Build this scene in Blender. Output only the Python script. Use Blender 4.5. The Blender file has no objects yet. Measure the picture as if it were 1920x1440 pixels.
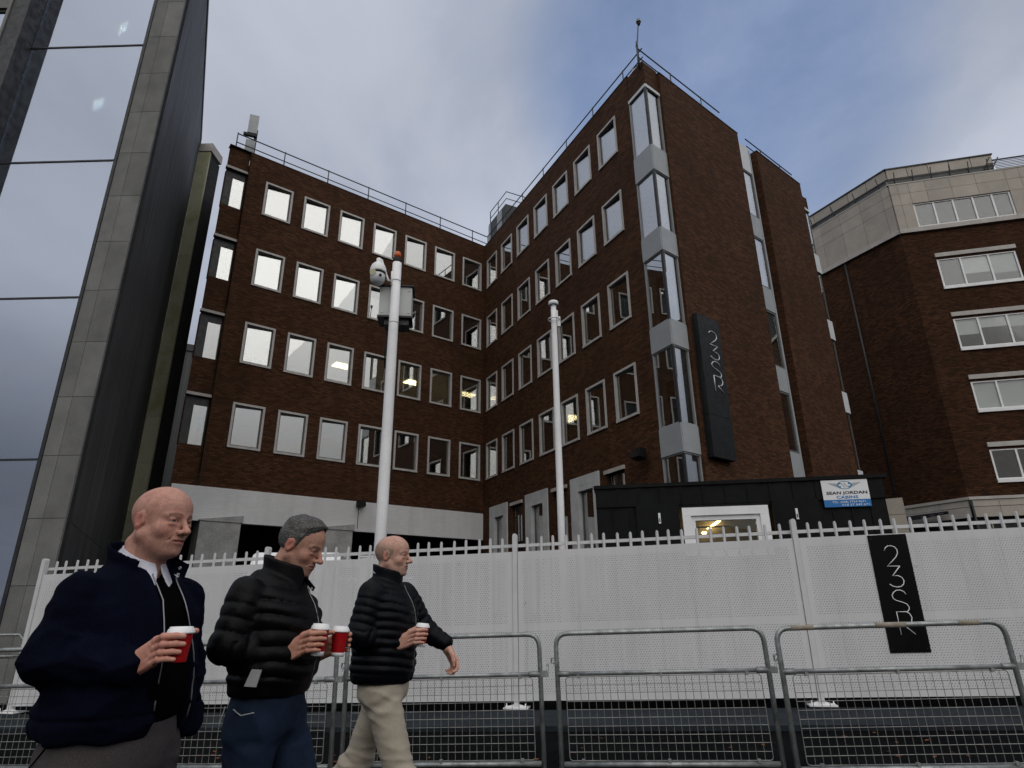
import bpy, bmesh, math, random
import numpy as np
from mathutils import Vector, Matrix
R = math.radians
random.seed(7)
scn = bpy.context.scene
col = scn.collection
PI = math.pi

# ------------------------------------------------------------------ camera
cam = bpy.data.objects.new('camera', bpy.data.cameras.new('camera'))
col.objects.link(cam)
cam.data.sensor_width = 36.0
cam.data.lens = 36.0 * 1167.78 / 1920.0
cam.data.clip_start = 0.05
cam.data.clip_end = 3000
_p, _r = R(19.9), R(-0.6)
_fw = Vector((0, math.cos(_p), math.sin(_p)))
_up = Vector((0, -math.sin(_p), math.cos(_p)))
_ri = Vector((1, 0, 0))
_r2 = _ri * math.cos(_r) + _up * math.sin(_r)
_u2 = _up * math.cos(_r) - _ri * math.sin(_r)
_m = Matrix((_r2, _u2, -_fw)).transposed().to_4x4()
_m.translation = Vector((0, 0, 1.33))
cam.matrix_world = _m
scn.camera = cam

# ------------------------------------------------------------------ sky, sun, exposure
SUN_AZ, SUN_EL = R(170), R(40)          # behind the camera, a little to the right
world = bpy.data.worlds.new('World')
scn.world = world
world.use_nodes = True
nt = world.node_tree
nt.nodes.clear()
def wn(t, **kw):
    n = nt.nodes.new(t)
    for k, v in kw.items():
        setattr(n, k, v)
    return n
def wl(a, b): nt.links.new(a, b)
def wmath(op, a, b=None, clamp=False):
    n = wn('ShaderNodeMath', operation=op, use_clamp=clamp)
    for i, v in enumerate((a, b)):
        if v is None: continue
        if isinstance(v, (int, float)): n.inputs[i].default_value = v
        else: wl(v, n.inputs[i])
    return n.outputs[0]
sky = wn('ShaderNodeTexSky', sky_type='NISHITA')
sky.sun_disc = False
sky.sun_elevation = SUN_EL
sky.sun_rotation = SUN_AZ
sky.air_density = 1.0
sky.dust_density = 0.6
bg_sky = wn('ShaderNodeBackground')
bg_sky.inputs['Strength'].default_value = 0.15
wl(sky.outputs[0], bg_sky.inputs['Color'])
tc = wn('ShaderNodeTexCoord')
sep = wn('ShaderNodeSeparateXYZ')
wl(tc.outputs['Generated'], sep.inputs[0])
# cloud layer seen on a plane overhead: direction / (z + 0.25)
zz = wmath('ADD', wmath('MAXIMUM', sep.outputs[2], 0.0), 0.30)
comb = wn('ShaderNodeCombineXYZ')
wl(wmath('DIVIDE', sep.outputs[0], zz), comb.inputs[0])
wl(wmath('DIVIDE', sep.outputs[1], zz), comb.inputs[1])
def wnoise(scale, detail, rough, off, stretch=(1, 1, 1)):
    mp = wn('ShaderNodeMapping')
    mp.inputs['Location'].default_value = off
    mp.inputs['Scale'].default_value = stretch
    wl(comb.outputs[0], mp.inputs['Vector'])
    n = wn('ShaderNodeTexNoise')
    n.inputs['Scale'].default_value = scale
    n.inputs['Detail'].default_value = detail
    n.inputs['Roughness'].default_value = rough
    n.inputs['Distortion'].default_value = 0.25
    wl(mp.outputs[0], n.inputs['Vector'])
    return n.outputs[0]
def wramp(v, a, b, lo=0.0, hi=1.0):
    n = wn('ShaderNodeMapRange', interpolation_type='SMOOTHSTEP')
    for k, x in (('From Min', a), ('From Max', b), ('To Min', lo), ('To Max', hi)):
        n.inputs[k].default_value = x
    wl(v, n.inputs['Value'])
    return n.outputs[0]
big = wnoise(1.15, 4, 0.5, (3.1, 1.9, 0), (1, 0.8, 1))
fine = wnoise(2.6, 7, 0.58, (7.7, 0.4, 0), (1, 0.75, 1))
# the break in the cloud, up and to the right of the camera's view
patch = wn('ShaderNodeVectorMath', operation='DOT_PRODUCT')
wl(tc.outputs['Generated'], patch.inputs[0])
patch.inputs[1].default_value = Vector((0.286, 0.657, 0.697)).normalized()
brk = wramp(patch.outputs['Value'], 0.952, 0.996)
cov = wmath('SUBTRACT', wmath('ADD', wramp(big, 0.34, 0.60, 0.95, 1.0), wramp(fine, 0.35, 0.7, -0.05, 0.10)), wmath('MULTIPLY', brk, wramp(fine, 0.3, 0.66, 0.62, 0.40)), True)
# clouds are brightest round the sun behind them
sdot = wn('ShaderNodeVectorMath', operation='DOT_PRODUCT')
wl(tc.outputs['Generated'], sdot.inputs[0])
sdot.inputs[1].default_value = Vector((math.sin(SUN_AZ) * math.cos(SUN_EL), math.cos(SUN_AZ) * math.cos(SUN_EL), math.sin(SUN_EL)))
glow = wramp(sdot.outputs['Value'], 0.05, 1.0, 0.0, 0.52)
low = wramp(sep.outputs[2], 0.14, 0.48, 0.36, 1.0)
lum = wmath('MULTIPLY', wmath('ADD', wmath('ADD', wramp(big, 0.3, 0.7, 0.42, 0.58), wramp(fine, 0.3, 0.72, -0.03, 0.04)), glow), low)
ccol = wn('ShaderNodeMix', data_type='RGBA')
wl(wramp(fine, 0.3, 0.7), ccol.inputs[0])
ccol.inputs[6].default_value = (0.86, 0.955, 1.17, 1)
ccol.inputs[7].default_value = (0.93, 0.985, 1.14, 1)
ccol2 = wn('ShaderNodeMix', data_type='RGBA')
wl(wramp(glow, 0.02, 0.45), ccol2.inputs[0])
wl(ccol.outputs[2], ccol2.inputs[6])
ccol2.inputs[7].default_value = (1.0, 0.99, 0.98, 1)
ccol3 = wn('ShaderNodeMix', data_type='RGBA')   # thin veil over the break lets the blue through
wl(wmath('MULTIPLY', brk, wramp(fine, 0.25, 0.7, 1.0, 0.55)), ccol3.inputs[0])
wl(ccol2.outputs[2], ccol3.inputs[6])
ccol3.inputs[7].default_value = (0.56, 0.76, 1.30, 1)
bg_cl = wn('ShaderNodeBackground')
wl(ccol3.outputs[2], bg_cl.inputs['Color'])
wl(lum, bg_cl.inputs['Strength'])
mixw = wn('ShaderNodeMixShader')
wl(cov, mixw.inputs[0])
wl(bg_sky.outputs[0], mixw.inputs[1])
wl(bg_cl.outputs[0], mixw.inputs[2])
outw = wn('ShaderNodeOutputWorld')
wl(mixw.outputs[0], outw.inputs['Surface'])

sun = bpy.data.objects.new('sun', bpy.data.lights.new('sun', 'SUN'))
col.objects.link(sun)
sun.data.energy = 0.50
sun.data.angle = R(70)
sun.data.color = (1.0, 0.96, 0.9)
_sd = Vector((math.sin(SUN_AZ) * math.cos(SUN_EL), math.cos(SUN_AZ) * math.cos(SUN_EL), math.sin(SUN_EL)))
sun.rotation_euler = _sd.to_track_quat('Z', 'Y').to_euler()
sun.location = (0, -20, 40)

vs = scn.view_settings
scn.display_settings.display_device = 'sRGB'
vs.view_transform = 'Standard'
vs.look = 'None'
vs.exposure = 0.0
vs.gamma = 1.0
vs.use_curve_mapping = False
scn.cycles.max_bounces = 7
scn.cycles.transparent_max_bounces = 12
scn.cycles.use_denoising = True
scn.cycles.caustics_reflective = False
scn.cycles.caustics_refractive = False

# ------------------------------------------------------------------ materials
MATS = {}
class N:
    """small node-tree helper"""
    def __init__(s, name):
        s.m = bpy.data.materials.new(name); s.m.use_nodes = True
        s.t = s.m.node_tree; s.t.nodes.clear()
        s.out = s.n('ShaderNodeOutputMaterial')
    def n(s, typ, **kw):
        o = s.t.nodes.new(typ)
        for k, v in kw.items(): setattr(o, k, v)
        return o
    def l(s, a, b): s.t.links.new(a, b)
    def set(s, sock, v):
        if hasattr(v, 'is_output'): s.l(v, sock)
        else: sock.default_value = v
    def math(s, op, a, b=0.0, c=None, clamp=False):
        o = s.n('ShaderNodeMath', operation=op, use_clamp=clamp)
        s.set(o.inputs[0], a); s.set(o.inputs[1], b)
        if c is not None: s.set(o.inputs[2], c)
        return o.outputs[0]
    def noise(s, vec, scale, detail=3, rough=0.55, dist=0.0):
        o = s.n('ShaderNodeTexNoise')
        o.inputs['Scale'].default_value = scale; o.inputs['Detail'].default_value = detail
        o.inputs['Roughness'].default_value = rough; o.inputs['Distortion'].default_value = dist
        s.l(vec, o.inputs['Vector']); return o.outputs[0]
    def ramp(s, v, a, b, lo=0.0, hi=1.0):
        o = s.n('ShaderNodeMapRange', interpolation_type='SMOOTHSTEP')
        for k, x in (('From Min', a), ('From Max', b), ('To Min', lo), ('To Max', hi)): s.set(o.inputs[k], x)
        s.l(v, o.inputs['Value']); return o.outputs[0]
    def mix(s, f, a, b, mode='MIX'):
        o = s.n('ShaderNodeMix', data_type='RGBA', blend_type=mode)
        s.set(o.inputs[0], f); s.set(o.inputs[6], a); s.set(o.inputs[7], b); return o.outputs[2]
    def scale(s, v, sc):
        o = s.n('ShaderNodeVectorMath', operation='MULTIPLY'); s.l(v, o.inputs[0]); o.inputs[1].default_value = sc; return o.outputs[0]
    def coord(s, k='Object'):
        return s.n('ShaderNodeTexCoord').outputs[k]
    def bump(s, h, strength, dist):
        o = s.n('ShaderNodeBump'); o.inputs['Strength'].default_value = strength; o.inputs['Distance'].default_value = dist
        s.l(h, o.inputs['Height']); return o.outputs[0]
    def bsdf(s, colr, rough=0.6, metal=0.0, spec=0.5, nrm=None, **kw):
        o = s.n('ShaderNodeBsdfPrincipled')
        s.set(o.inputs['Base Color'], colr); s.set(o.inputs['Roughness'], rough)
        o.inputs['Metallic'].default_value = metal; o.inputs['Specular IOR Level'].default_value = spec
        if nrm is not None: s.l(nrm, o.inputs['Normal'])
        for k, v in kw.items(): s.set(o.inputs[k], v)
        return o.outputs[0]
    def done(s, sh):
        s.l(sh, s.out.inputs['Surface']); return s.m
def c4(c): return (c[0], c[1], c[2], 1.0)
def simple(name, c, rough=0.6, metal=0.0, spec=0.4, var=0.15, vscale=2.0, grain=0.0, gscale=60.0, bump=0.0, bdist=0.003, perobj=0.0, c2=None, rvar=0.1, stretch=(1, 1, 1)):
    n = N(name)
    co = n.scale(n.coord(), stretch)
    a = n.noise(co, vscale, 5, 0.6)
    dark = tuple(x * (1 - var) for x in c); lite = tuple(min(1, x * (1 + var)) for x in c)
    if c2 is None: cc = n.mix(n.ramp(a, 0.3, 0.7), c4(dark), c4(lite))
    else: cc = n.mix(n.ramp(a, 0.42, 0.66), c4(c), c4(c2))
    if grain > 0:
        g = n.noise(co, gscale, 2, 0.7)
        cc = n.mix(grain, cc, n.mix(n.ramp(g, 0.3, 0.7), (0.15, 0.15, 0.15, 1), (1, 1, 1, 1)), 'MULTIPLY')
    if perobj > 0:
        oi = n.n('ShaderNodeObjectInfo')
        f = n.ramp(oi.outputs['Random'], 0.0, 1.0, 1 - perobj, 1 + perobj)
        v = n.n('ShaderNodeVectorMath', operation='SCALE'); n.l(cc, v.inputs[0]); n.l(f, v.inputs['Scale']); cc = v.outputs[0]
    nr = None
    if bump > 0: nr = n.bump(n.noise(co, gscale, 3, 0.6), bump, bdist)
    rr = n.ramp(n.noise(co, vscale * 3, 3), 0.3, 0.7, max(0.02, rough - rvar), min(1, rough + rvar))
    MATS[name] = n.done(n.bsdf(cc, rr, metal, spec, nr)); return MATS[name]
def emit(name, c, k):
    n = N(name); e = n.n('ShaderNodeEmission'); e.inputs[0].default_value = c4(c); e.inputs[1].default_value = k
    MATS[name] = n.done(e.outputs[0]); return MATS[name]
def brick(name, c1, c2, mortar, bw=0.225, bh=0.075, msize=0.010, rough=0.85, dark_frac=0.35, bumpd=0.006):
    n = N(name)
    uv = n.coord('UV')
    b = n.n('ShaderNodeTexBrick')
    b.offset = 0.5; b.squash = 1.0
    n.l(uv, b.inputs['Vector'])
    b.inputs['Color1'].default_value = (0, 0, 0, 1); b.inputs['Color2'].default_value = (1, 1, 1, 1); b.inputs['Mortar'].default_value = (0.5, 0.5, 0.5, 1)
    b.inputs['Scale'].default_value = 1.0; b.inputs['Mortar Size'].default_value = msize; b.inputs['Mortar Smooth'].default_value = 0.3
    b.inputs['Brick Width'].default_value = bw; b.inputs['Row Height'].default_value = bh; b.inputs['Bias'].default_value = 0.0
    big = n.noise(uv, 0.35, 5, 0.6)
    streak = n.noise(n.scale(uv, (1.6, 0.12, 1)), 1.0, 4, 0.6)
    cc = n.mix(b.outputs['Color'], c4(c1), c4(c2))
    sp = n.noise(n.scale(uv, (1 / bw, 1 / bh, 1)), 1.1, 1, 0.5)
    cc = n.mix(n.ramp(sp, 0.62, 0.74, 0.0, dark_frac * 1.6), cc, c4(tuple(x * 0.35 for x in c1)))
    cc = n.mix(n.ramp(big, 0.3, 0.72, 0.0, 0.45), cc, c4(tuple(x * 0.62 for x in c1)))
    cc = n.mix(n.ramp(streak, 0.45, 0.8, 0.0, 0.35), cc, c4(tuple(x * 0.5 for x in c1)))
    cc = n.mix(n.math('MULTIPLY', b.outputs['Fac'], 0.8), cc, c4(mortar))
    h = n.math('SUBTRACT', n.math('MULTIPLY', n.noise(uv, 30, 3), 0.35), b.outputs['Fac'])
    h = n.math('ADD', h, n.math('MULTIPLY', b.outputs['Color'], 0.25))
    MATS[name] = n.done(n.bsdf(cc, rough, 0.0, 0.12, n.bump(h, 0.9, bumpd))); return MATS[name]
brick('brown_brick', (0.052, 0.0235, 0.0125), (0.128, 0.060, 0.031), (0.030, 0.016, 0.010))
brick('rough_brick', (0.034, 0.0150, 0.0075), (0.100, 0.044, 0.021), (0.026, 0.014, 0.009), bw=0.235, bh=0.08, dark_frac=0.55, bumpd=0.014)
brick('painted_brick', (0.76, 0.76, 0.77), (0.82, 0.82, 0.83), (0.70, 0.70, 0.71), dark_frac=0.0, bumpd=0.004)
def glass(name, refl, tint, rough=0.012, glosscol=(1, 1, 1), wav=0.0, fk=0.55):
    n = N(name)
    lw = n.n('ShaderNodeLayerWeight'); lw.inputs['Blend'].default_value = 0.45
    f = n.math('ADD', refl, n.math('MULTIPLY', lw.outputs['Fresnel'], fk), clamp=True)
    g = n.n('ShaderNodeBsdfGlossy'); g.inputs['Roughness'].default_value = rough; g.inputs['Color'].default_value = c4(glosscol)
    if wav > 0:
        n.l(n.bump(n.noise(n.coord(), 0.7, 2), wav, 0.02), g.inputs['Normal'])
    t = n.n('ShaderNodeBsdfTransparent'); t.inputs['Color'].default_value = c4(tint)
    m = n.n('ShaderNodeMixShader'); n.l(f, m.inputs[0]); n.l(t.outputs[0], m.inputs[1]); n.l(g.outputs[0], m.inputs[2])
    MATS[name] = n.done(m.outputs[0]); return MATS[name]
glass('window_glass', 0.36, (0.92, 0.95, 0.93), wav=0.04)
glass('coated_glass', 0.42, (0.58, 0.66, 0.66), glosscol=(0.78, 0.86, 1.04), wav=0.05)
glass('clear_glass', 0.01, (0.9, 0.92, 0.88), fk=0.2)
glass('dim_glass', 0.02, (0.84, 0.85, 0.85), fk=0.15)
simple('frame_grey', (0.52, 0.50, 0.48), 0.55, var=0.12, vscale=3, grain=0.1)
simple('sash_grey', (0.11, 0.11, 0.105), 0.5, var=0.1)
simple('blind_white', (0.86, 0.87, 0.85), 0.8, var=0.03, grain=0.12, gscale=40)
simple('blind_grey', (0.50, 0.55, 0.50), 0.8, var=0.05)
simple('white_paint', (0.88, 0.88, 0.89), 0.45, var=0.06, vscale=1.5, grain=0.06, gscale=25)
simple('fence_white', (0.62, 0.62, 0.63), 0.45, var=0.06, vscale=4)
simple('lobby_green', (0.20, 0.34, 0.24), 0.8)
simple('dark_metal_matte', (0.010, 0.010, 0.011), 0.7, spec=0.1)
simple('white_metal', (0.84, 0.84, 0.85), 0.4, var=0.05, vscale=4)
simple('panel_grey', (0.34, 0.36, 0.375), 0.45, var=0.06, spec=0.5)
simple('panel_pale', (0.62, 0.64, 0.66), 0.45, var=0.05)
simple('render_grey', (0.42, 0.42, 0.42), 0.8, var=0.15, grain=0.25, gscale=18)
simple('surround_white', (0.55, 0.56, 0.57), 0.6, var=0.1)
simple('interior_dark', (0.07, 0.07, 0.07), 0.9)  # dim room's shade put into the colour of sheets behind panes
simple('interior', (0.30, 0.30, 0.29), 0.9, var=0.1)
simple('ceiling', (0.60, 0.60, 0.58), 0.9, var=0.05)
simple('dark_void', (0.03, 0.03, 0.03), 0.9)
simple('dark_metal', (0.025, 0.026, 0.03), 0.5, var=0.2)
simple('rail_metal', (0.05, 0.055, 0.065), 0.5, var=0.2)
simple('roofing', (0.10, 0.10, 0.10), 0.9)
simple('granite', (0.20, 0.20, 0.195), 0.75, var=0.16, vscale=1.3, grain=0.42, gscale=55, perobj=0.12, bump=0.12, bdist=0.002)
simple('slate_dark', (0.058, 0.060, 0.062), 0.62, var=0.3, vscale=1.0, stretch=(3.0, 3.0, 0.10), perobj=0.10, grain=0.2, gscale=30)
simple('stone_beige', (0.47, 0.425, 0.37), 0.8, var=0.08, vscale=1.1, grain=0.22, gscale=22, perobj=0.07, bump=0.15, bdist=0.003)
simple('stone_trim', (0.50, 0.47, 0.44), 0.75, var=0.10, grain=0.15)
simple('stone_green', (0.46, 0.45, 0.33), 0.8, var=0.28, vscale=0.9, grain=0.2, gscale=14, perobj=0.15, c2=(0.34, 0.345, 0.20))
simple('asphalt', (0.0045, 0.005, 0.0055), 0.95, spec=0.03, var=0.35, vscale=0.8, grain=0.55, gscale=45, bump=0.5, bdist=0.006)
simple('paving', (0.024, 0.030, 0.036), 0.9, spec=0.1, var=0.22, vscale=1.3, grain=0.3, gscale=30, bump=0.2)
simple('galvanised', (0.33, 0.35, 0.345), 0.45, metal=0.55, var=0.30, vscale=9, grain=0.2, gscale=40, bump=0.15, bdist=0.001)
simple('worn_tape', (0.30, 0.26, 0.21), 0.7, var=0.2, vscale=20)
simple('wire', (0.26, 0.26, 0.245), 0.5, metal=0.4, var=0.25, vscale=12)
simple('cabin_black', (0.0035, 0.004, 0.005), 0.5, var=0.25, perobj=0.15, spec=0.14)
simple('sign_black', (0.003, 0.003, 0.0035), 0.4, spec=0.1)
simple('slab_sign', (0.010, 0.011, 0.012), 0.45, spec=0.2)
simple('sign_white', (0.82, 0.82, 0.84), 0.4, var=0.03)
simple('letter_silver', (0.62, 0.62, 0.62), 0.35, metal=0.3)
simple('sign_blue', (0.015, 0.17, 0.46), 0.4, var=0.05)
simple('logo_blue', (0.02, 0.20, 0.36), 0.4)
simple('logo_grey', (0.42, 0.44, 0.44), 0.4)
simple('amber', (0.55, 0.10, 0.015), 0.3)
simple('black_plastic', (0.008, 0.008, 0.009), 0.4, spec=0.2)
simple('lens_cream', (0.62, 0.60, 0.42), 0.25)
simple('cabinet_grey', (0.50, 0.52, 0.50), 0.5, var=0.05)
simple('cup_red', (0.50, 0.008, 0.012), 0.45, var=0.06)
simple('cup_star', (0.62, 0.06, 0.06), 0.45)
simple('cup_white', (0.85, 0.85, 0.86), 0.35, var=0.02)
simple('tower_glazing', (0.13, 0.22, 0.30), 0.4, spec=0.3)
simple('leaf', (0.16, 0.045, 0.012), 0.8, var=0.4, vscale=30)
simple('car_white', (0.80, 0.80, 0.82), 0.2, spec=0.6, var=0.02)
simple('plant_green', (0.08, 0.12, 0.03), 0.7, var=0.4, vscale=15)
simple('orange_blind', (0.40, 0.10, 0.03), 0.8)
simple('cabin_lining', (0.30, 0.23, 0.14), 0.8)
emit('lamp_warm', (1.0, 0.80, 0.42), 7.0)
emit('ceiling_glow', (0.72, 0.88, 0.86), 0.30)  # self-lit colour standing in for brightly lit ceiling edges
emit('lamp_white', (1.0, 0.88, 0.62), 16.0)
def perforated():
    n = N('perforated_white')
    uv = n.coord('UV')
    sp = n.n('ShaderNodeSeparateXYZ'); n.l(uv, sp.inputs[0])
    P = 0.034
    def lat(off):
        x = n.math('SUBTRACT', n.math('FRACT', n.math('ADD', n.math('DIVIDE', sp.outputs[0], P), off)), 0.5)
        y = n.math('MULTIPLY', n.math('SUBTRACT', n.math('FRACT', n.math('ADD', n.math('DIVIDE', sp.outputs[1], P * 1.732), off)), 0.5), 1.732)
        return n.math('ADD', n.math('MULTIPLY', x, x), n.math('MULTIPLY', y, y))
    d = n.math('MINIMUM', lat(0.0), lat(0.5))
    hole = n.math('LESS_THAN', d, 0.148 ** 2)
    zi = n.n('ShaderNodeAttribute', attribute_name='perf').outputs['Fac']
    hole = n.math('MULTIPLY', hole, n.math('GREATER_THAN', zi, 0.5))
    co = n.coord()
    dirt = n.noise(n.scale(co, (1.2, 1.2, 0.35)), 1.6, 5, 0.65)
    spots = n.ramp(n.noise(co, 9, 2, 0.5), 0.70, 0.76)
    cc = n.mix(n.ramp(dirt, 0.35, 0.8, 0, 0.6), (0.66, 0.66, 0.675, 1), (0.53, 0.53, 0.54, 1))
    drip = n.ramp(n.noise(n.scale(co, (9, 9, .35)), 1.0, 4, 0.6), 0.52, 0.8, 0, .5)
    cc = n.mix(drip, cc, (0.46, 0.455, 0.44, 1))
    cc = n.mix(n.math('MULTIPLY', spots, 0.35), cc, (0.30, 0.29, 0.27, 1))
    b = n.bsdf(cc, 0.5, 0, 0.4)
    t = n.n('ShaderNodeBsdfTransparent')
    m = n.n('ShaderNodeMixShader'); n.l(hole, m.inputs[0]); n.l(b, m.inputs[1]); n.l(t.outputs[0], m.inputs[2])
    MATS['perforated_white'] = n.done(m.outputs[0])
perforated()
M = MATS

# ------------------------------------------------------------------ mesh and object helpers
class Fr:
    """facade frame: x along the wall, y into it, z up"""
    def __init__(s, P, az):
        a = R(az)
        s.P = Vector((P[0], P[1], 0)); s.d = Vector((math.sin(a), math.cos(a), 0)); s.i = Vector((-math.cos(a), math.sin(a), 0))
        s.rz = math.atan2(s.d.y, s.d.x)
    def pt(s, x, y=0, z=0): return s.P + s.d * x + s.i * y + Vector((0, 0, z))
class MB:
    def __init__(s): s.v = []; s.f = []; s.uv = []; s.sm = []
    def face(s, pts, uv=None, smooth=False):
        b = len(s.v); s.v += [tuple(p) for p in pts]; s.f.append(tuple(range(b, b + len(pts)))); s.uv.append(uv); s.sm.append(smooth)
    def box(s, x0, x1, y0, y1, z0, z1):
        p = [(x0, y0, z0), (x1, y0, z0), (x1, y1, z0), (x0, y1, z0), (x0, y0, z1), (x1, y0, z1), (x1, y1, z1), (x0, y1, z1)]
        b = len(s.v); s.v += p
        for f in ((0, 3, 2, 1), (4, 5, 6, 7), (0, 1, 5, 4), (1, 2, 6, 5), (2, 3, 7, 6), (3, 0, 4, 7)):
            s.f.append(tuple(b + i for i in f)); s.sm.append(False)
            q = [p[i] for i in f]
            ys = {c[1] for c in q}; xs = {c[0] for c in q}
            s.uv.append([((c[0] if len(xs) > 1 else c[1]), c[2] if len({k[2] for k in q}) > 1 else c[1]) for c in q])
        return s
    def hexa(s, p):
        b = len(s.v); s.v += [tuple(q) for q in p]
        for f in ((0, 3, 2, 1), (4, 5, 6, 7), (0, 1, 5, 4), (1, 2, 6, 5), (2, 3, 7, 6), (3, 0, 4, 7)):
            s.f.append(tuple(b + i for i in f)); s.uv.append(None); s.sm.append(False)
        return s
    def tube(s, path, r, n=8, caps=True, closed=False):
        path = [Vector(p) for p in path]; L = len(path); rs = r if isinstance(r, (list, tuple)) else [r] * L
        rings = []; prev = None
        for i, p in enumerate(path):
            a = path[i - 1] if (i > 0 or closed) else p
            c = path[(i + 1) % L] if (i < L - 1 or closed) else p
            t = (c - a).normalized()
            if prev is None:
                u = t.cross(Vector((0, 0, 1)) if abs(t.z) < 0.9 else Vector((1, 0, 0))).normalized()
            else:
                u = (prev - t * prev.dot(t)).normalized()
            prev = u; w = t.cross(u)
            b = len(s.v)
            s.v += [tuple(p + (u * math.cos(2 * PI * k / n) + w * math.sin(2 * PI * k / n)) * rs[i]) for k in range(n)]
            rings.append(b)
        m = L if closed else L - 1
        for i in range(m):
            a, b = rings[i], rings[(i + 1) % L]
            for k in range(n):
                s.f.append((a + k, a + (k + 1) % n, b + (k + 1) % n, b + k)); s.uv.append(None); s.sm.append(n > 4)
        if caps and not closed:
            s.f.append(tuple(rings[0] + k for k in reversed(range(n)))); s.uv.append(None); s.sm.append(False)
            s.f.append(tuple(rings[-1] + k for k in range(n))); s.uv.append(None); s.sm.append(False)
        return s
    def lathe(s, prof, n=24, c=(0, 0, 0), cap=True):
        rings = []
        for r, z in prof:
            b = len(s.v); rings.append(b)
            s.v += [(c[0] + r * math.cos(2 * PI * k / n), c[1] + r * math.sin(2 * PI * k / n), c[2] + z) for k in range(n)]
        for a, b in zip(rings, rings[1:]):
            for k in range(n):
                s.f.append((a + k, a + (k + 1) % n, b + (k + 1) % n, b + k)); s.uv.append(None); s.sm.append(True)
        if cap:
            s.f.append(tuple(rings[0] + k for k in reversed(range(n)))); s.uv.append(None); s.sm.append(False)
            s.f.append(tuple(rings[-1] + k for k in range(n))); s.uv.append(None); s.sm.append(False)
        return s
    def wall(s, x0, x1, z0, z1, ops=(), y=0.0, dep=0.2):
        """front wall with real openings and reveals"""
        xs = sorted({x0, x1} | {o[0] for o in ops} | {o[1] for o in ops}); zs = sorted({z0, z1} | {o[2] for o in ops} | {o[3] for o in ops})
        for a, b in zip(xs, xs[1:]):
            for c, d in zip(zs, zs[1:]):
                mx, mz = (a + b) / 2, (c + d) / 2
                if any(o[0] < mx < o[1] and o[2] < mz < o[3] for o in ops): continue
                s.face([(a, y, c), (b, y, c), (b, y, d), (a, y, d)], [(a, c), (b, c), (b, d), (a, d)])
        for a, b, c, d in ops:
            e = y + dep
            s.face([(a, y, c), (a, e, c), (a, e, d), (a, y, d)], [(a, c), (a + dep, c), (a + dep, d), (a, d)])
            s.face([(b, e, c), (b, y, c), (b, y, d), (b, e, d)], [(b, c), (b + dep, c), (b + dep, d), (b, d)])
            s.face([(a, e, c), (a, y, c), (b, y, c), (b, e, c)], [(a, c), (a, c + dep), (b, c + dep), (b, c)])
            s.face([(a, y, d), (a, e, d), (b, e, d), (b, y, d)], [(a, d), (a, d + dep), (b, d + dep), (b, d)])
        return s
    def mesh(s, name, mat, shear=None):
        me = bpy.data.meshes.new(name)
        v = s.v if shear is None else [(x, y, z + shear(x, y)) for x, y, z in s.v]
        me.from_pydata(v, [], s.f)
        mats = mat if isinstance(mat, (list, tuple)) else [mat]
        for m in mats: me.materials.append(M[m] if isinstance(m, str) else m)
        me.polygons.foreach_set('use_smooth', s.sm)
        if any(u is not None for u in s.uv):
            l = me.uv_layers.new(name='UVMap').data; i = 0
            for f, u in zip(s.f, s.uv):
                for k in range(len(f)):
                    if u is not None: l[i].uv = u[k]
                    i += 1
        me.update(); return me
def place(o, parent=None, fr=None, off=(0, 0, 0), rz=0.0):
    col.objects.link(o)
    if fr is not None:
        w = fr.pt(*off); o.rotation_euler = (0, 0, fr.rz + rz)
    else:
        w = Vector(off); o.rotation_euler = (0, 0, rz)
    if parent is not None:
        o.parent = parent
        if fr is not None: w = w - parent.location      # roots stand unrotated
    o.location = w
    return o
def part(name, mb, mat, parent=None, fr=None, off=(0, 0, 0), rz=0.0, shear=None):
    me = mb if isinstance(mb, bpy.types.Mesh) else mb.mesh(name, mat, shear)
    return place(bpy.data.objects.new(name, me), parent, fr, off, rz)
def tag(o, label=None, cat=None, group=None, kind=None):
    for k, v in (('label', label), ('category', cat), ('group', group), ('kind', kind)):
        if v: o[k] = v
    return o
def thing(name, loc, label, cat, group=None, rz=0.0):
    o = bpy.data.objects.new(name, None); o.empty_display_size = 0.2
    col.objects.link(o); o.location = loc; o.rotation_euler = (0, 0, rz)
    return tag(o, label, cat, group)
def zg(x): return 0.022 * max(-20, min(20, x))
def copy_tree(o, parent=None):
    c = o.copy(); col.objects.link(c)
    if parent is not None: c.parent = parent
    for ch in list(o.children): copy_tree(ch, c)
    return c
# ------------------------------------------------------------------ ground
xs = [-700, -60, -20, 20, 60, 700]
mb = MB()
ys = [-700, -60, 0, 60, 700]
for a, b in zip(xs, xs[1:]):
    for c, d in zip(ys, ys[1:]):
        mb.face([(a, c, zg(a)), (b, c, zg(b)), (b, d, zg(b)), (a, d, zg(a))])
tag(part('ground', mb, 'asphalt'), kind='structure')
FE = Fr((0, 9.52), 100)                       # the hoarding's line
mb = MB().box(-19, 19, -1.36, -0.14, -0.06, 0.055)
tag(part('pavement', mb, 'paving', None, FE, shear=lambda x, y: zg(FE.pt(x, y).x)), kind='structure')

# ------------------------------------------------------------------ the brown brick office block in the middle
FA = Fr((-1.459, 30.0), 52.0)                  # left wing, x negative to the left
FB = Fr((-1.459, 30.0), 153.2)                 # wing coming forward
FF = Fr((4.895, 17.421), 51.3)                 # end facade
ob = thing('office_building', (0, 26, 0), 'brown brick office block with two wings round a courtyard and glass corner strip', 'building')
ROWS = [(17.46, 19.17), (14.03, 15.77), (10.58, 12.36), (7.17, 8.95)]
WA = [-11.78 + 1.727 * i for i in range(7)]
WB = [0.42 + 1.772 * i for i in range(7)]
WW = 1.22
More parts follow.
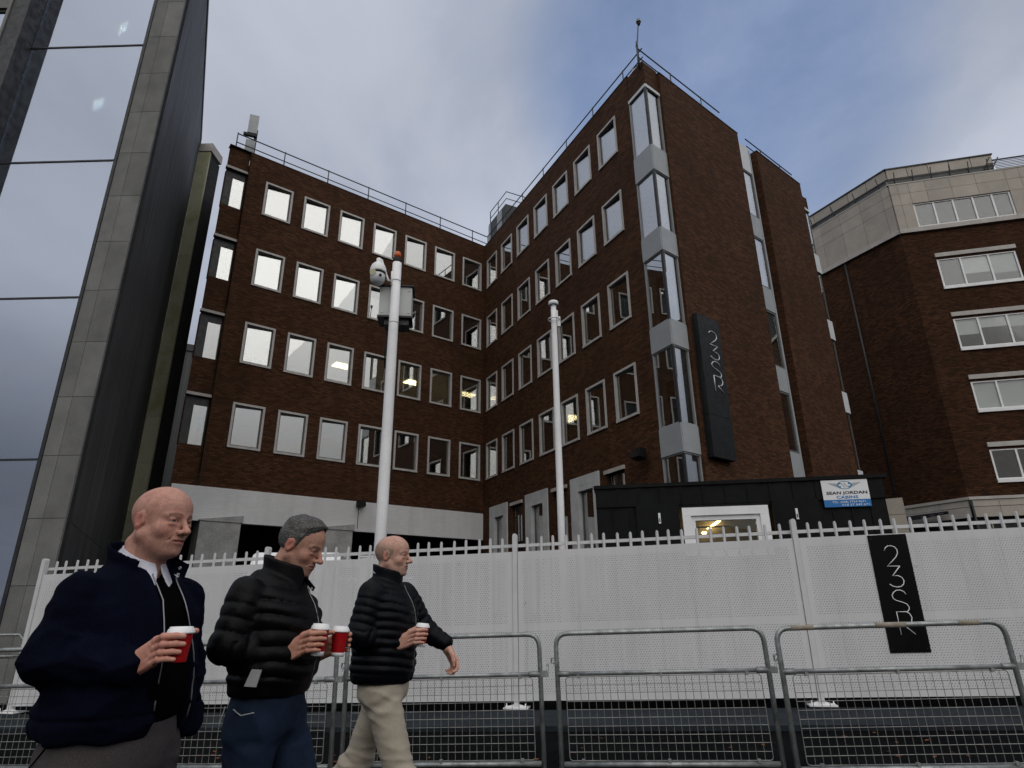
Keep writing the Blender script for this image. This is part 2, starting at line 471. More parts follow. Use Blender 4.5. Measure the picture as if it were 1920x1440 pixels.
# walls
opsA = [(x, x + WW, a, b) for x in WA for a, b in ROWS]
part('brick_wall', MB().wall(-12.56, 0, 5.62, 20.34, opsA), 'brown_brick', ob, FA)
doors = [(0.88, 2.70, 1.2, 5.79), (4.42, 6.27, 1.2, 5.80), (7.99, 9.84, 1.2, 5.80)]
slits = [(3.05, 4.05, 1.6, 5.55), (6.65, 7.65, 1.6, 5.57), (10.23, 11.24, 1.6, 5.58)]
opsB = [(x, x + WW, a, b) for x in WB for a, b in ROWS] + doors + slits
part('brick_wall', MB().wall(0, 13.12, -0.5, 20.30, opsB), 'brown_brick', ob, FB)
mb = MB().wall(0.80, 5.90, -0.5, 20.02, y=-0.10)
mb.face([(0.80, -0.10, -0.5), (0.80, -0.10, 20.02), (0.80, 0.16, 20.02), (0.80, 0.16, -0.5)], [(0, 0), (0, 20), (.26, 20), (.26, 0)])
mb.face([(5.90, -0.10, -0.5), (5.90, 0.3, -0.5), (5.90, 0.3, 20.02), (5.90, -0.10, 20.02)], [(0, 0), (.4, 0), (.4, 20), (0, 20)])
part('brick_wall', mb, 'brown_brick', ob, FF)
mb = MB().wall(7.32, 11.0, -0.5, 19.86, y=-0.10)
mb.face([(7.32, -0.10, -0.5), (7.32, -0.10, 19.86), (7.32, 0.35, 19.86), (7.32, 0.35, -0.5)], [(0, 0), (0, 20), (.4, 20), (.4, 0)])
mb.face([(11.0, -0.10, -0.5), (11.0, 0.2, -0.5), (11.0, 0.2, 19.86), (11.0, -0.10, 19.86)], [(0, 0), (.4, 0), (.4, 20), (0, 20)])
part('brick_wall', mb, 'brown_brick', ob, FF)
# outer end of the end facade and the sides and back nobody sees well
E = FF.pt(11.62); L = FA.pt(-13.42)
FS = Fr((E.x, E.y), -26.8 + 0.0)
# right flank runs back from E; its outward side faces right
BK = E + Vector((math.sin(R(-26.8)), math.cos(R(-26.8)), 0)) * 17
LB = L + Vector((math.sin(R(-26.8)), math.cos(R(-26.8)), 0)) * 9
MBk = Vector((-0.5, 40.0, 0))
fl = MB()
def vwall(mbx, a, b, z0, z1):
    d = (b - a).length
    mbx.face([(a.x, a.y, z0), (b.x, b.y, z0), (b.x, b.y, z1), (a.x, a.y, z1)], [(0, z0), (d, z0), (d, z1), (0, z1)])
vwall(fl, E + FS.d * 1.0, BK, -0.5, 19.5); vwall(fl, BK, MBk, -0.5, 20.0); vwall(fl, MBk, LB, -0.5, 20.2); vwall(fl, LB, L + (LB - L) * 0.1, -0.5, 20.2)
o = part('brick_wall', fl, 'brown_brick'); o.parent = ob; o.location = (0, -26, 0)
# roof and floor slabs
def inset(poly, d):
    out = []; n = len(poly)
    for i in range(n):
        p0, p1, p2 = poly[i - 1], poly[i], poly[(i + 1) % n]
        e1 = (p1 - p0).normalized(); e2 = (p2 - p1).normalized()
        n1 = Vector((-e1.y, e1.x, 0)); n2 = Vector((-e2.y, e2.x, 0))
        k = 1 + n1.dot(n2); out.append(p1 + (n1 + n2) * (d / max(k, 0.3)))
    return out
foot = [L, FA.pt(0), FF.pt(0), E, BK, MBk, LB]
def prism(mbx, poly, z0, z1):
    n = len(poly); b = len(mbx.v)
    mbx.v += [(p.x, p.y, z0) for p in poly] + [(p.x, p.y, z1) for p in poly]
    for f in [tuple(b + i for i in reversed(range(n))), tuple(b + n + i for i in range(n))] + [(b + i, b + (i + 1) % n, b + n + (i + 1) % n, b + n + i) for i in range(n)]:
        mbx.f.append(f); mbx.uv.append(None); mbx.sm.append(False)
fin = inset(foot, 0.42)
for k, (z0, z1) in enumerate([(5.68, 6.15), (9.30, 9.60), (12.72, 13.02), (16.12, 16.42)]):
    mb = MB(); prism(mb, fin, z0, z1); o = part('floor_slab', mb, 'ceiling'); o.parent = ob; o.location = (0, -26, 0)
mb = MB(); prism(mb, inset(foot, 0.25), 19.52, 19.84); o = part('roof', mb, 'roofing'); o.parent = ob; o.location = (0, -26, 0)
part('inner_wall', MB().box(-12.6, 3.0, 4.6, 4.75, 5.7, 19.5), 'interior', ob, FA)
part('inner_wall', MB().box(-4.0, 8.2, 4.4, 4.55, 0, 19.5), 'interior', ob, FB)
part('inner_wall', MB().box(0.9, 11.0, 3.4, 3.55, 0, 19.5), 'interior', ob, FF)
part('inner_wall', MB().box(12.2, 12.3, .25, 2.6, 0, 19.5), 'interior', ob, FB)  # added partition, blocks bright sky seen through the corner glass
# white band, undercroft and piers under the left wing
part('painted_wall', MB().box(-13.40, -0.02, -0.06, 0.30, 4.40, 5.62), 'painted_brick', ob, FA)
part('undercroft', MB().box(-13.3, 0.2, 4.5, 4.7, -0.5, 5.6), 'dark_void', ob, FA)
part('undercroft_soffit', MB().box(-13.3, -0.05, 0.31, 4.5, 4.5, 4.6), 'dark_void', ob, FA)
for a, b in ((-12.32, -10.93), (-7.96, -6.57)):
    mb = MB().box(a, b, -0.16, 0.9, -0.5, 4.40)
    mb.hexa([(a - .04, -0.20, 4.403), (b + .06, -0.20, 4.403), (b + .06, -0.062, 4.403), (a - .04, -0.062, 4.403), (a - .04, -0.20, 4.45), (b + .06, -0.20, 4.66), (b + .06, -0.062, 4.66), (a - .04, -0.062, 4.45)])
    part('pier', mb, 'render_grey', ob, FA)
# windows
def frame_mesh(name, w, h, rim=0.085, deep=0.17, outer='frame_grey', sash='sash_grey', sashw=0.05):
    m = MB()
    y0, y1 = -0.035, deep
    for b in ((0, w, y0, y1, h - rim, h), (0, w, y0 - 0.015, y1, 0, rim), (0, rim, y0, y1, rim + .001, h - rim - .001), (w - rim, w, y0, y1, rim + .001, h - rim - .001)): m.box(*b)
    me = m.mesh(name, [outer, sash]); nf = len(me.polygons)
    m2 = MB(); m2.v, m2.f, m2.uv, m2.sm = m.v, m.f, m.uv, m.sm
    r, s = rim + .001, sashw
    for b in ((r, w - r, 0.05, y1 + .02, h - r - s, h - r), (r, w - r, 0.05, y1 + .02, r, r + s), (r, r + s, 0.05, y1 + .02, r + s + .001, h - r - s - .001), (w - r - s, w - r, 0.05, y1 + .02, r + s + .001, h - r - s - .001)): m2.box(*b)
    me = m2.mesh(name, [outer, sash])
    for p in me.polygons[nf:]: p.material_index = 1
    return me
def pane_mesh(x0, x1, z0, z1, y=0.11):
    return MB().box(x0, x1, y, y + 0.012, z0, z1)
FM = {}
def wkey(h): return round(h, 2)
BL = {}
def window(fr, x, z, h, blind=None, bmat='blind_white', w=WW, glassm='window_glass'):
    k = (w, wkey(h))
    if k not in FM:
        FM[k] = (frame_mesh('window', w, h), MB().box(.12 - w / 2, w / 2 - .12, -.006, .006, .12, h - .12).mesh('pane', glassm))
    o = part('window', FM[k][0], None, ob, fr, (x, 0, z))
    p = place(bpy.data.objects.new('pane', FM[k][1]), o, None, (w / 2, .115, 0), R(-5 if fr is FA else 5) + random.uniform(-.006, .006))
    p.rotation_euler.x = random.uniform(-.008, .008)
    if blind:
        kk = (w, wkey(h), blind, bmat)
        if kk not in BL:
            BL[kk] = MB().box(.10, w - .10, 0.20, 0.206, h - .10 - (h - .2) * blind, h - .10).box(.10, w - .10, 0.19, 0.22, h - .13 - (h - .2) * blind, h - .10 - (h - .2) * blind - .001).mesh('blind', bmat)
        place(bpy.data.objects.new('blind', BL[kk]), o)
    return o
blA = {0: [1, 1, 1, 1, 1, 1, .95], 1: [1, 1, 1, 1, 1, 0, 0], 2: [0] * 7, 3: [0] * 7}
for r, (a, b) in enumerate(ROWS):
    for i, x in enumerate(WA):
        window(FA, x, a, b - a, blA[r][i] or None, 'blind_grey' if (r, i) == (0, 6) else 'blind_white')
blB = {0: [.9, .45, 1, 1, 1, 1, 1], 1: [.35, .55, .5, .4, 1, 1, 1], 2: [.9, 1, .45, .75, .2, .80, .52], 3: [1, .2, .4, 1, 0, 0, 1]}
gB = {(0, 0), (1, 1), (2, 0), (2, 1), (3, 0), (3, 3), (3, 6), (2, 5)}
for r, (a, b) in enumerate(ROWS):
    for i, x in enumerate(WB):
        window(FB, x, a, b - a, blB[r][i] or None, 'blind_grey' if (r, i) in gB else ('orange_blind' if (r, i) == (3, 1) else 'blind_white'))
# ceiling lamps seen through some panes
for n, (x, y, z) in enumerate([(-2.60, 33.0, 12.70), (-5.15, 31.1, 12.70), (-8.25, 28.6, 12.70), (2.5, 26.6, 9.28)]):
    o = part('ceiling_lamp', MB().box(-.55, .55, -.3, .3, -.02, 0), 'lamp_warm', ob, FA if n < 3 else FB); o.location = Vector((x, y, z)) - ob.location
# ground-floor doorways with white surrounds, and narrow windows with lintels
for a, b, c, d in doors:
    m = MB(); t = 0.52
    m.box(a, a + t, -.06, .30, c, d - t * .62 - .001).box(b - t * .72, b, -.06, .30, c, d - t * .62 - .001).box(a, b, -.06, .30, d - t * .62, d)
    m.box(a + t + .001, b - t * .72 - .001, -.055, .30, d - t, d - t * .62 - .001)
    part('door_surround', m, 'surround_white', ob, FB)
    o = part('glazed_door', MB().box(a + t, a + t + .05, .1, .18, c, d - t).box(b - t * .72 - .05, b - t * .72, .1, .18, c, d - t).box(a + t + .051, b - t * .72 - .051, .1, .18, d - t - .05, d - t).box(a + t + .051, b - t * .72 - .051, .1, .18, 3.35, 3.43), 'sash_grey', ob, FB)
    place(bpy.data.objects.new('pane', MB().box(a + t + .05, b - t * .72 - .05, .13, .14, c, d - t - .05).mesh('pane', 'window_glass')), o)
    place(bpy.data.objects.new('blind', MB().box(a + t + .05, b - t * .72 - .05, .22, .226, 4.2, d - t).mesh('blind', 'blind_grey')), o)
for a, b, c, d in slits:
    part('lintel', MB().box(a - .06, b + .06, -.07, .22, d, d + .13), 'stone_trim', ob, FB)
    o = part('narrow_window', MB().box(a, a + .06, .14, .2, c, d).box(b - .06, b, .14, .2, c, d).box(a + .061, b - .061, .14, .2, d - .06, d).box((a + b) / 2 - .03, (a + b) / 2 + .03, .14, .2, c, d - .061), 'dark_metal', ob, FB)
    place(bpy.data.objects.new('pane', MB().box(a + .06, b - .06, .16, .17, c, d - .06).mesh('pane', 'window_glass')), o)
# recessed bay at the far left end
part('brick_wall', MB().wall(-13.42, -12.56, 5.62, 20.34, [(-13.39, -12.58, a - .05, b + .02) for a, b in ROWS], y=0.10, dep=0.35), 'brown_brick', ob, FA)
part('brick_return', MB().wall(0, 0.10, 5.62, 20.34), 'brown_brick', ob, Fr(FA.pt(-12.56).xy, 52 + 90))
for a, b in ROWS:
    part('lintel', MB().box(-13.44, -12.565, 0.0, .2, b + .02, b + .13), 'stone_trim', ob, FA)
    o = part('corner_window', MB().box(-13.39, -13.09, .16, .24, a - .05, b + .02).box(-13.089, -12.60, .16, .24, b - .30, b + .02).box(-12.62, -12.58, .16, .24, a - .05, b - .301), 'dark_metal', ob, FA)
    place(bpy.data.objects.new('pane', MB().box(-13.09, -12.62, .19, .2, a - .03, b - .30).mesh('pane', 'window_glass')), o)
    place(bpy.data.objects.new('blind', MB().box(-13.08, -12.85, .26, .266, a - .03, b - .30).mesh('blind', 'blind_white')), o)
# glazed corner strip: brick head, then windows and grey spandrels that turn the corner
LV = [(16.42, 18.93), (13.08, 15.32), (9.74, 12.16), (6.42, 8.84), (2.9, 5.50)]
SP = [(15.36, 16.40), (12.20, 13.06), (8.88, 9.72), (5.54, 6.40)]
B0, B1 = 13.12, 14.10
def FBx(u): return FB.pt(u)
mb = MB().wall(B0, B1 - 0.02, 19.08, 20.22, y=0.02); mb.box(B0 - .10, B0 + .02, .025, .10, 19.08, 20.22); part('brick_wall', mb, 'brown_brick', ob, FB)
mb = MB().wall(0.0, 0.80, 19.08, 20.16, y=0.02); mb.box(.78, .90, .025, .10, 19.08, 20.0); part('brick_wall', mb, 'brown_brick', ob, FF)
cor = FF.pt(0.0)
for z0, z1, mt, nm in [(18.95, 19.08, 'panel_pale', 'fascia')] + [(a, b, 'panel_grey', 'spandrel_panel') for a, b in SP]:
    part(nm, MB().box(B0 + .01, B1 + .0, -0.03, .12, z0, z1), mt, ob, FB)
    part(nm, MB().box(0.0, 0.795, -0.03, .12, z0, z1), mt, ob, FF)
blc = [(1, 1), (1, 1), (.30, .55), (.42, .66), (0, 0)]
for (a, b), (b1, b2) in zip(LV, blc):
    for fr, u0, u1, bl in ((FB, B0 + .01, B1, b1), (FF, 0.0, .795, b2)):
        m = MB().box(u0, u1, 0, .1, b - .0, b + .02).box(u0, u1, 0, .1, a - .02, a + .03)
        edge = (u0, u0 + .05) if fr is FB else (u1 - .05, u1)
        m.box(edge[0], edge[1], 0, .1, a + .031, b - .001)
        o = part('corner_window', m, 'panel_grey', ob, fr)
        place(bpy.data.objects.new('pane', MB().box(u0 + .02, u1 - .02, .04, .052, a + .03, b).mesh('pane', 'window_glass')), o)
        if bl: place(bpy.data.objects.new('blind', MB().box(u0 + .04, u1 - .04, .11, .116, b - (b - a) * bl, b).mesh('blind', 'blind_white')), o)
        # pale curtain at the wall side
        if bl < .9:
            e = (u0 + .03, u0 + .32) if fr is FB else (u1 - .30, u1 - .03)
            place(bpy.data.objects.new('curtain', MB().box(e[0], e[1], .14, .15, a, b).mesh('curtain', 'blind_white')), o)
    o = part('corner_post', MB().box(-.035, .035, -.02, .06, a, b), 'dark_metal', ob, FF)
# recessed strip in the end facade
LS = [(16.30, 18.50), (13.02, 15.26), (9.70, 11.98), (6.47, 8.70)]
SS = [(18.52, 19.86, 'panel_pale'), (15.28, 16.28, 'panel_grey'), (12.0, 13.0, 'panel_grey'), (8.72, 9.68, 'panel_grey'), (3.2, 6.45, 'panel_grey')]
part('strip_backing', MB().box(5.9, 7.32, .34, .36, 2, 19.86), 'dark_metal', ob, FF)
part('strip_frame', MB().box(6.90, 7.0, .05, .3, 2.5, 19.8), 'panel_grey', ob, FF)
for a, b, mt in SS: part('spandrel_panel', MB().box(5.91, 6.895, .06, .2, a, b), mt, ob, FF)
for n, (a, b) in enumerate(LS):
    o = part('strip_window', MB().box(5.91, 6.895, .08, .18, b - .06, b).box(5.91, 6.895, .08, .18, a, a + .05).box(6.84, 6.895, .08, .18, a + .051, b - .061), 'sash_grey', ob, FF)
    place(bpy.data.objects.new('pane', MB().box(5.91, 6.84, .11, .122, a + .05, b - .06).mesh('pane', 'window_glass')), o)
    if n < 3: place(bpy.data.objects.new('blind', MB().box(5.92, 6.83, .2, .206, a, b).mesh('blind', 'blind_white')), o)
# second glazed corner at the right-hand end
part('brick_wall', MB().wall(11.0, 11.62, 18.75, 19.45, y=0.04), 'brown_brick', ob, FF)
part('brick_wall', MB().wall(0.0, 1.0, 18.75, 19.45, y=0.0), 'brown_brick', ob, Fr(E.xy, -26.8))
FR2 = Fr((E + FS.d * 1.0).xy, 153.2)
for z0, z1, mt, nm in [(18.62, 18.75, 'panel_pale', 'fascia')] + [(a, b, 'panel_pale', 'spandrel_panel') for a, b in [(15.36, 16.30), (12.10, 13.0), (8.80, 9.70), (5.54, 6.40)]]:
    part(nm, MB().box(11.01, 11.66, -0.02, .3, z0, z1), mt, ob, FF)
for a, b in [(16.32, 18.60), (13.02, 15.34), (9.72, 12.08), (6.42, 8.78)]:
    o = part('corner_window', MB().box(11.01, 11.06, .03, .1, a, b).box(11.56, 11.6, .03, .1, a, b), 'sash_grey', ob, FF)
    place(bpy.data.objects.new('pane', MB().box(11.06, 11.56, .05, .06, a, b).mesh('pane', 'window_glass')), o)
    if a > 12: place(bpy.data.objects.new('blind', MB().box(11.06, 11.56, .12, .13, a, b).mesh('blind', 'blind_white')), o)
# parapet copings
part('coping', MB().box(-13.44, .1, -.02, .3, 20.34, 20.37), 'dark_metal', ob, FA)
part('coping', MB().box(-.1, 13.14, -.02, .3, 20.30, 20.33), 'dark_metal', ob, FB)
part('coping', MB().box(.78, 5.92, -.12, .2, 20.02, 20.05).box(7.30, 11.02, -.12, .2, 19.86, 19.89), 'dark_metal', ob, FF)
# roof railings
def railing(fr, x0, x1, step, y, z0, zt, zm, first=None):
    o = part('roof_railing', MB().tube([(x0, y, zt), (x1, y, zt)], .028, 6).tube([(x0, y, zm), (x1, y, zm)], .024, 6), 'rail_metal', ob, fr)
    x = x0 if first is None else first
    while x <= x1 + .01:
        place(bpy.data.objects.new('railing_post', MB().tube([(x, y, z0), (x, y, zt + .05)], .026, 6).mesh('railing_post', 'rail_metal')), o)
        x += step
railing(FA, -13.19, 0.3, 2.08, .15, 20.36, 21.16, 20.70)
railing(FB, 0.2, 14.0, 2.1, .12, 20.1, 20.92, 20.50)
railing(FF, -0.1, 5.1, 1.95, .12, 19.9, 20.82, 20.40)
railing(FF, 7.0, 10.9, 1.6, .15, 19.8, 20.50, 20.12, 8.2)
# plant room on the roof behind the inner corner, with its own rail
FP = Fr(FB.pt(-.6, .55).xy, 153.2)
part('plant_room', MB().box(0, 2.2, 0, 3.0, 19.8, 22.3), 'dark_metal', ob, FP)
part('plant_panel', MB().box(1.15, 1.75, -.03, .0, 20.2, 22.2).box(-.0, .25, -.03, .0, 20.2, 22.2), 'panel_grey', ob, FP)
part('plant_rail', MB().tube([(0, .1, 22.3), (0, .1, 23.2), (2.1, .1, 23.2), (2.1, 1.8, 23.2), (2.1, 1.8, 22.3)], .028, 6).tube([(0, .1, 22.75), (2.1, .1, 22.75), (2.1, 1.8, 22.75)], .024, 6).tube([(1.05, .1, 22.3), (1.05, .1, 23.2)], .026, 6), 'rail_metal', ob, FP)
part('roof_box', MB().box(.25, 1.0, .25, .7, 20.1, 20.55), 'panel_pale', ob, FF)

# things fixed to or standing on the block
t = thing('antenna', FA.pt(-12.55, .55, 19.84), 'two pale flat antenna panels on a dark post at the left end of the roof', 'antenna')
FN = Fr(FA.pt(-12.4, .5).xy, 52)
part('antenna_post', MB().box(-.06, .06, -.06, .06, 19.84, 22.0), 'dark_metal', t, FN)
for z0, z1 in ((20.5, 21.35), (21.75, 22.75)):
    part('antenna_panel', MB().box(-.36, .04, -.11, -.06, z0, z1), 'panel_grey', t, FN, rz=R(-18))
for z0 in (20.28, 21.55):
    part('bracket', MB().box(-.50, .06, -.16, -.02, z0, z0 + .13), 'black_plastic', t, FN, rz=R(-18))
t = thing('camera_mast', FF.pt(-.02, .14, 19.9), 'thin dark mast with a dome camera on top at the highest roof corner', 'camera mast')
m = MB().tube([(0, 0, 0), (.0, 0, 1.15), (.10, -.02, 2.05)], [.03, .028, .022], 8); part('mast', m, 'rail_metal', t)
part('clamp', MB().tube([(-.03, 0, 1.0), (-.01, 0, 1.3)], .04, 8), 'rail_metal', t)
m = MB().lathe([(.03, -.20), (.05, -.17), (.07, -.1), (.075, -.04), (.09, -.03), (.095, .02), (.07, .07), (.03, .09)], 16, (.13, -.03, 2.28)); part('dome_housing', m, 'black_plastic', t)
part('dome_band', MB().lathe([(.092, 0), (.099, .006), (.099, .026), (.092, .03)], 16, (.13, -.03, 2.24)), 'white_metal', t)
LOGO = [[(0.36, 0.141), (0.411, 0.113), (0.48, 0.101), (0.562, 0.101), (0.645, 0.113), (0.691, 0.136), (0.687, 0.167), (0.634, 0.198), (0.537, 0.228), (0.352, 0.277), (0.675, 0.281)],
        [(0.675, 0.281), (0.441, 0.362), (0.576, 0.362), (0.666, 0.378), (0.704, 0.408), (0.679, 0.436), (0.606, 0.455), (0.504, 0.46), (0.4, 0.452), (0.326, 0.432)],
        [(0.68, 0.524), (0.644, 0.501), (0.562, 0.486), (0.462, 0.486), (0.376, 0.504), (0.327, 0.528), (0.336, 0.553), (0.398, 0.571), (0.542, 0.587), (0.646, 0.603), (0.691, 0.629), (0.684, 0.649), (0.634, 0.667), (0.59, 0.669)],
        [(0.359, 0.855), (0.355, 0.666), (0.588, 0.668), (0.669, 0.684), (0.706, 0.716), (0.678, 0.75), (0.603, 0.772), (0.482, 0.779), (0.711, 0.854)]]
def logo(root, fr, x0, z0, w, h, y, r, mat, shear=None):
    """the four line-drawn characters 2 3 S R, stacked"""
    for stroke in LOGO:
        pts = [(x0 + u * w, y, z0 - v * h) for u, v in stroke]
        if shear: pts = [(p[0], p[1], p[2]) for p in pts]
        part('letter', MB().tube(pts, r, 6), mat, root, fr)
sg = thing('wall_sign', FF.pt(1.5, -.2, 0), 'tall dark slab sign reading 23SR fixed to the brick end wall', 'sign')
part('sign_slab', MB().box(.96, 2.12, -.34, -.16, 6.78, 10.10).box(.96, 2.12, -.34, -.16, 5.46, 6.77), 'slab_sign', sg, FF)
part('sign_bracket', MB().box(1.0, 1.06, -.16, -.10, 5.6, 10.0).box(2.0, 2.06, -.16, -.10, 5.6, 10.0), 'dark_metal', sg, FF)
logo(sg, FF, 1.46 - .36 * 1.27, 9.90, 1.27, 2.72, -.35, .018, 'letter_silver')
def floodlight(fr, x, z, lab, s=1.0):
    t = thing('floodlight', fr.pt(x, -.2, z), lab, 'floodlight')
    f2 = Fr(fr.pt(x, 0).xy, math.degrees(math.atan2(fr.d.x, fr.d.y)))
    a = part('lamp_body', MB().hexa([(-.18 * s, -.38 * s, -.10 * s), (.18 * s, -.38 * s, -.10 * s), (.18 * s, -.2, -.16 * s), (-.18 * s, -.2, -.16 * s), (-.18 * s, -.34 * s, .12 * s), (.18 * s, -.34 * s, .12 * s), (.18 * s, -.2, .10 * s), (-.18 * s, -.2, .10 * s)]), 'black_plastic', t, f2); a.location.z = 0
    b = part('wall_bracket', MB().box(-.05, .05, -.22, -.06, -.04, .04), 'black_plastic', t, f2); b.location.z = 0
    return t, f2
t, f2 = floodlight(FA, -6.35, 5.52, 'small black floodlight on the white band of the left wing')
part('cable', MB().tube([(0, -.075, -.1), (.0, -.075, -1.0)], .012, 6), 'dark_metal', t, f2).location.z = 0
floodlight(FB, 12.45, 5.80, 'black floodlight on the brick wall left of the glass corner strip', 1.25)

# ------------------------------------------------------------------ brick and stone building on the right
FR = Fr((21.80, 30.0), 103.3)                 # front
FL = Fr((21.80, 30.0), 153.0)                 # left face, x negative away from the corner
rb = thing('corner_building', (24, 34, 0), 'dark brick building with beige stone top storey on the right edge', 'building')
RW = [(1.42, 5.17, 17.34, 19.02), (1.42, 5.17, 13.78, 15.45), (1.42, 5.17, 10.45, 11.93), (1.42, 5.17, 6.95, 8.42)]
RW2 = [(a + 6.2, b + 6.2, c, d) for a, b, c, d in RW]
part('brick_wall', MB().wall(0, 16, 6.18, 20.82, RW + RW2, dep=.16), 'rough_brick', rb, FR)
part('brick_wall', MB().wall(-22, 0, 6.18, 20.82), 'rough_brick', rb, FL)
def ledge(z0, z1, out):
    part('stone_ledge', MB().box(-.02, 16, -out, .1, z0, z1), 'stone_trim', rb, FR); part('stone_ledge', MB().box(-22, .02, -out, .1, z0, z1), 'stone_trim', rb, FL)
ledge(20.82, 21.06, .16); ledge(6.04, 6.18, .10)
def tri_window(x0, x1, z0, z1, mull, lintel=True, cols=None):
    if lintel:
        part('lintel', MB().box(x0 - .04, (x0 + x1) / 2 - .004, -.08, .1, z1 + .12, z1 + .35).box((x0 + x1) / 2 + .004, x1 + .04, -.08, .1, z1 + .12, z1 + .35), 'stone_trim', rb, FR)
        part('sill', MB().box(x0 - .03, x1 + .05, -.10, .1, z0 - .16, z0 - .001), 'white_metal', rb, FR)
    m = MB().box(x0, x1, .02, .1, z1 - .06, z1).box(x0, x1, .02, .1, z0, z0 + .07)
    for q in [x0] + mull + [x1 - .09]: m.box(q, q + .09, .02, .1, z0 + .071, z1 - .061)
    o = part('window', m, 'white_metal', rb, FR)
    e = [x0] + mull + [x1 - .09]
    for i in range(len(e) - 1):
        place(bpy.data.objects.new('pane', MB().box(e[i] + .09, e[i + 1], .06, .07, z0 + .07, z1 - .06).mesh('pane', 'dim_glass')), o)
        if cols and cols[i]:
            f, mt = cols[i]
            place(bpy.data.objects.new('blind', MB().box(e[i] + .09, e[i + 1], .12, .126, z1 - .06 - (z1 - z0 - .13) * f, z1 - .06).mesh('blind', mt)), o)  # the dark sheets among these stand in for the dim room
cfg = [[(1, 'interior_dark'), (.6, 'blind_white'), (.7, 'blind_grey')], [(.55, 'blind_white'), (.35, 'blind_white'), (.4, 'blind_grey')], [(1, 'blind_white'), (1, 'blind_white'), (.9, 'blind_white')], [None, None, None]]
for (x0, x1, z0, z1), c in zip(RW, cfg): tri_window(x0, x1, z0, z1, [x0 + 1.08, x0 + 2.40], True, c)
for (x0, x1, z0, z1), c in zip(RW2, cfg[::-1]): tri_window(x0, x1, z0, z1, [x0 + 1.08, x0 + 2.40], True, c)
tri_window(1.0, 5.8, 21.16, 22.68, [1.98, 2.95, 3.92, 4.86], False, [(1, 'interior_dark')] * 5)
part('inner_wall', MB().box(.3, 16, 3.5, 3.6, 0, 24), 'interior', rb, FR)
for z in (5.9, 9.4, 12.9, 16.4, 20.0): part('floor_slab', MB().box(.4, 16, .3, 12, z, z + .3), 'ceiling', rb, FR)
# stone panels, each its own piece
def stone(fr, x0, x1, z0, z1, mat='stone_beige', th=.10, nm='stone_panel'):
    g = .008
    part(nm, MB().box(x0 + g, x1 - g, -.05, th, z0 + g, z1 - g), mat, rb, fr)
zc = [21.06, 22.69, 23.42, 24.08]
cx = [0.02, .45, 1.0]
for i in range(2):
    for j in range(3): stone(FR, cx[i], cx[i + 1], zc[j], zc[j + 1])
xs_ = [1.0, 1.85, 3.1, 4.35, 5.8]
for i in range(4):
    for j in (1, 2): stone(FR, xs_[i], xs_[i + 1], zc[j], zc[j + 1])
stone(FR, 1.0, 5.8, 21.06, 21.155)
for i, x in enumerate([5.8, 6.5, 7.8, 9.1, 10.4]):
    for j in range(3): stone(FR, x, x + (.7 if i == 0 else 1.3), zc[j], zc[j + 1])
for i in range(14):
    for j in range(3):
        a = -.45 - 1.35 * i
        stone(FL, a - 1.35, a, zc[j], zc[j + 1])
for j in range(3): stone(FL, -.45, -.02, zc[j], zc[j + 1])
part('stone_backing', MB().box(0.06, 1.0, .02, .2, 21, 24.05).box(5.8, 16, .02, .2, 21, 24.05).box(1.0, 5.8, .02, .2, 22.7, 24.05), 'dark_void', rb, FR)
part('stone_backing', MB().box(-22, -.06, .02, .2, 21, 24.05), 'dark_void', rb, FL)
part('coping', MB().box(-.03, 11.7, -.07, .35, 24.08, 24.15), 'stone_trim', rb, FR); part('coping', MB().box(-22, .03, -.07, .35, 24.08, 24.15), 'stone_trim', rb, FL)
part('roof', MB().box(.1, 16, .1, 14, 23.9, 24.0), 'roofing', rb, FR)
# set-back top storey: stone fascia above a dark louvred band
SBK = FR.pt(0) + (FR.i + FL.i).normalized() * 1.35
FR3 = Fr(SBK.xy, 103.3); FL3 = Fr(SBK.xy, 153.0)
for i in range(5): stone(FR3, i * 1.12 + .02, i * 1.12 + 1.12, 25.35, 26.0)
for i in range(16): stone(FL3, -1.25 * (i + 1), -1.25 * i - .02, 25.35, 26.0)
part('top_storey', MB().box(0.05, 5.6, .06, 6, 24.0, 25.98), 'interior', rb, FR3); part('top_storey', MB().box(-20, -.05, .06, 3, 24.0, 25.98), 'interior', rb, FL3)
part('roof_edge', MB().box(-.05, 5.66, -.1, .3, 26.0, 26.08), 'dark_metal', rb, FR3); part('roof_edge', MB().box(-20, .05, -.1, .3, 26.0, 26.08), 'dark_metal', rb, FL3)
# dark balustrade along the terrace edge with raking stays
mb = MB().box(.2, 5.6, .25, .29, 24.62, 24.70)
for i in range(9): mb.box(.2, 5.6, .28, .30, 24.18 + i * .05, 24.20 + i * .05)
o = part('balustrade', mb, 'dark_metal', rb, FR)
for i in range(6): place(bpy.data.objects.new('stay', MB().tube([(.5 + .95 * i, .30, 24.1), (.5 + .95 * i, .05, 25.0)], .03, 6).mesh('stay', 'dark_metal')), o)
mb = MB().box(-20, -.2, .25, .29, 24.62, 24.70)
for i in range(9): mb.box(-20, -.2, .28, .30, 24.18 + i * .05, 24.20 + i * .05)
o = part('balustrade', mb, 'dark_metal', rb, FL)
for i in range(12): place(bpy.data.objects.new('stay', MB().tube([(-.6 - 1.5 * i, .30, 24.1), (-.6 - 1.5 * i, .05, 25.0)], .03, 6).mesh('stay', 'dark_metal')), o)
mb = MB().box(5.65, 7.7, .3, .36, 25.0, 25.07).box(7.6, 7.75, .3, .5, 24.1, 25.07)
for i in range(8): mb.box(5.7, 7.6, .3, .33, 24.2 + i * .1, 24.23 + i * .1)
part('louvre_screen', mb, 'dark_metal', rb, FR)
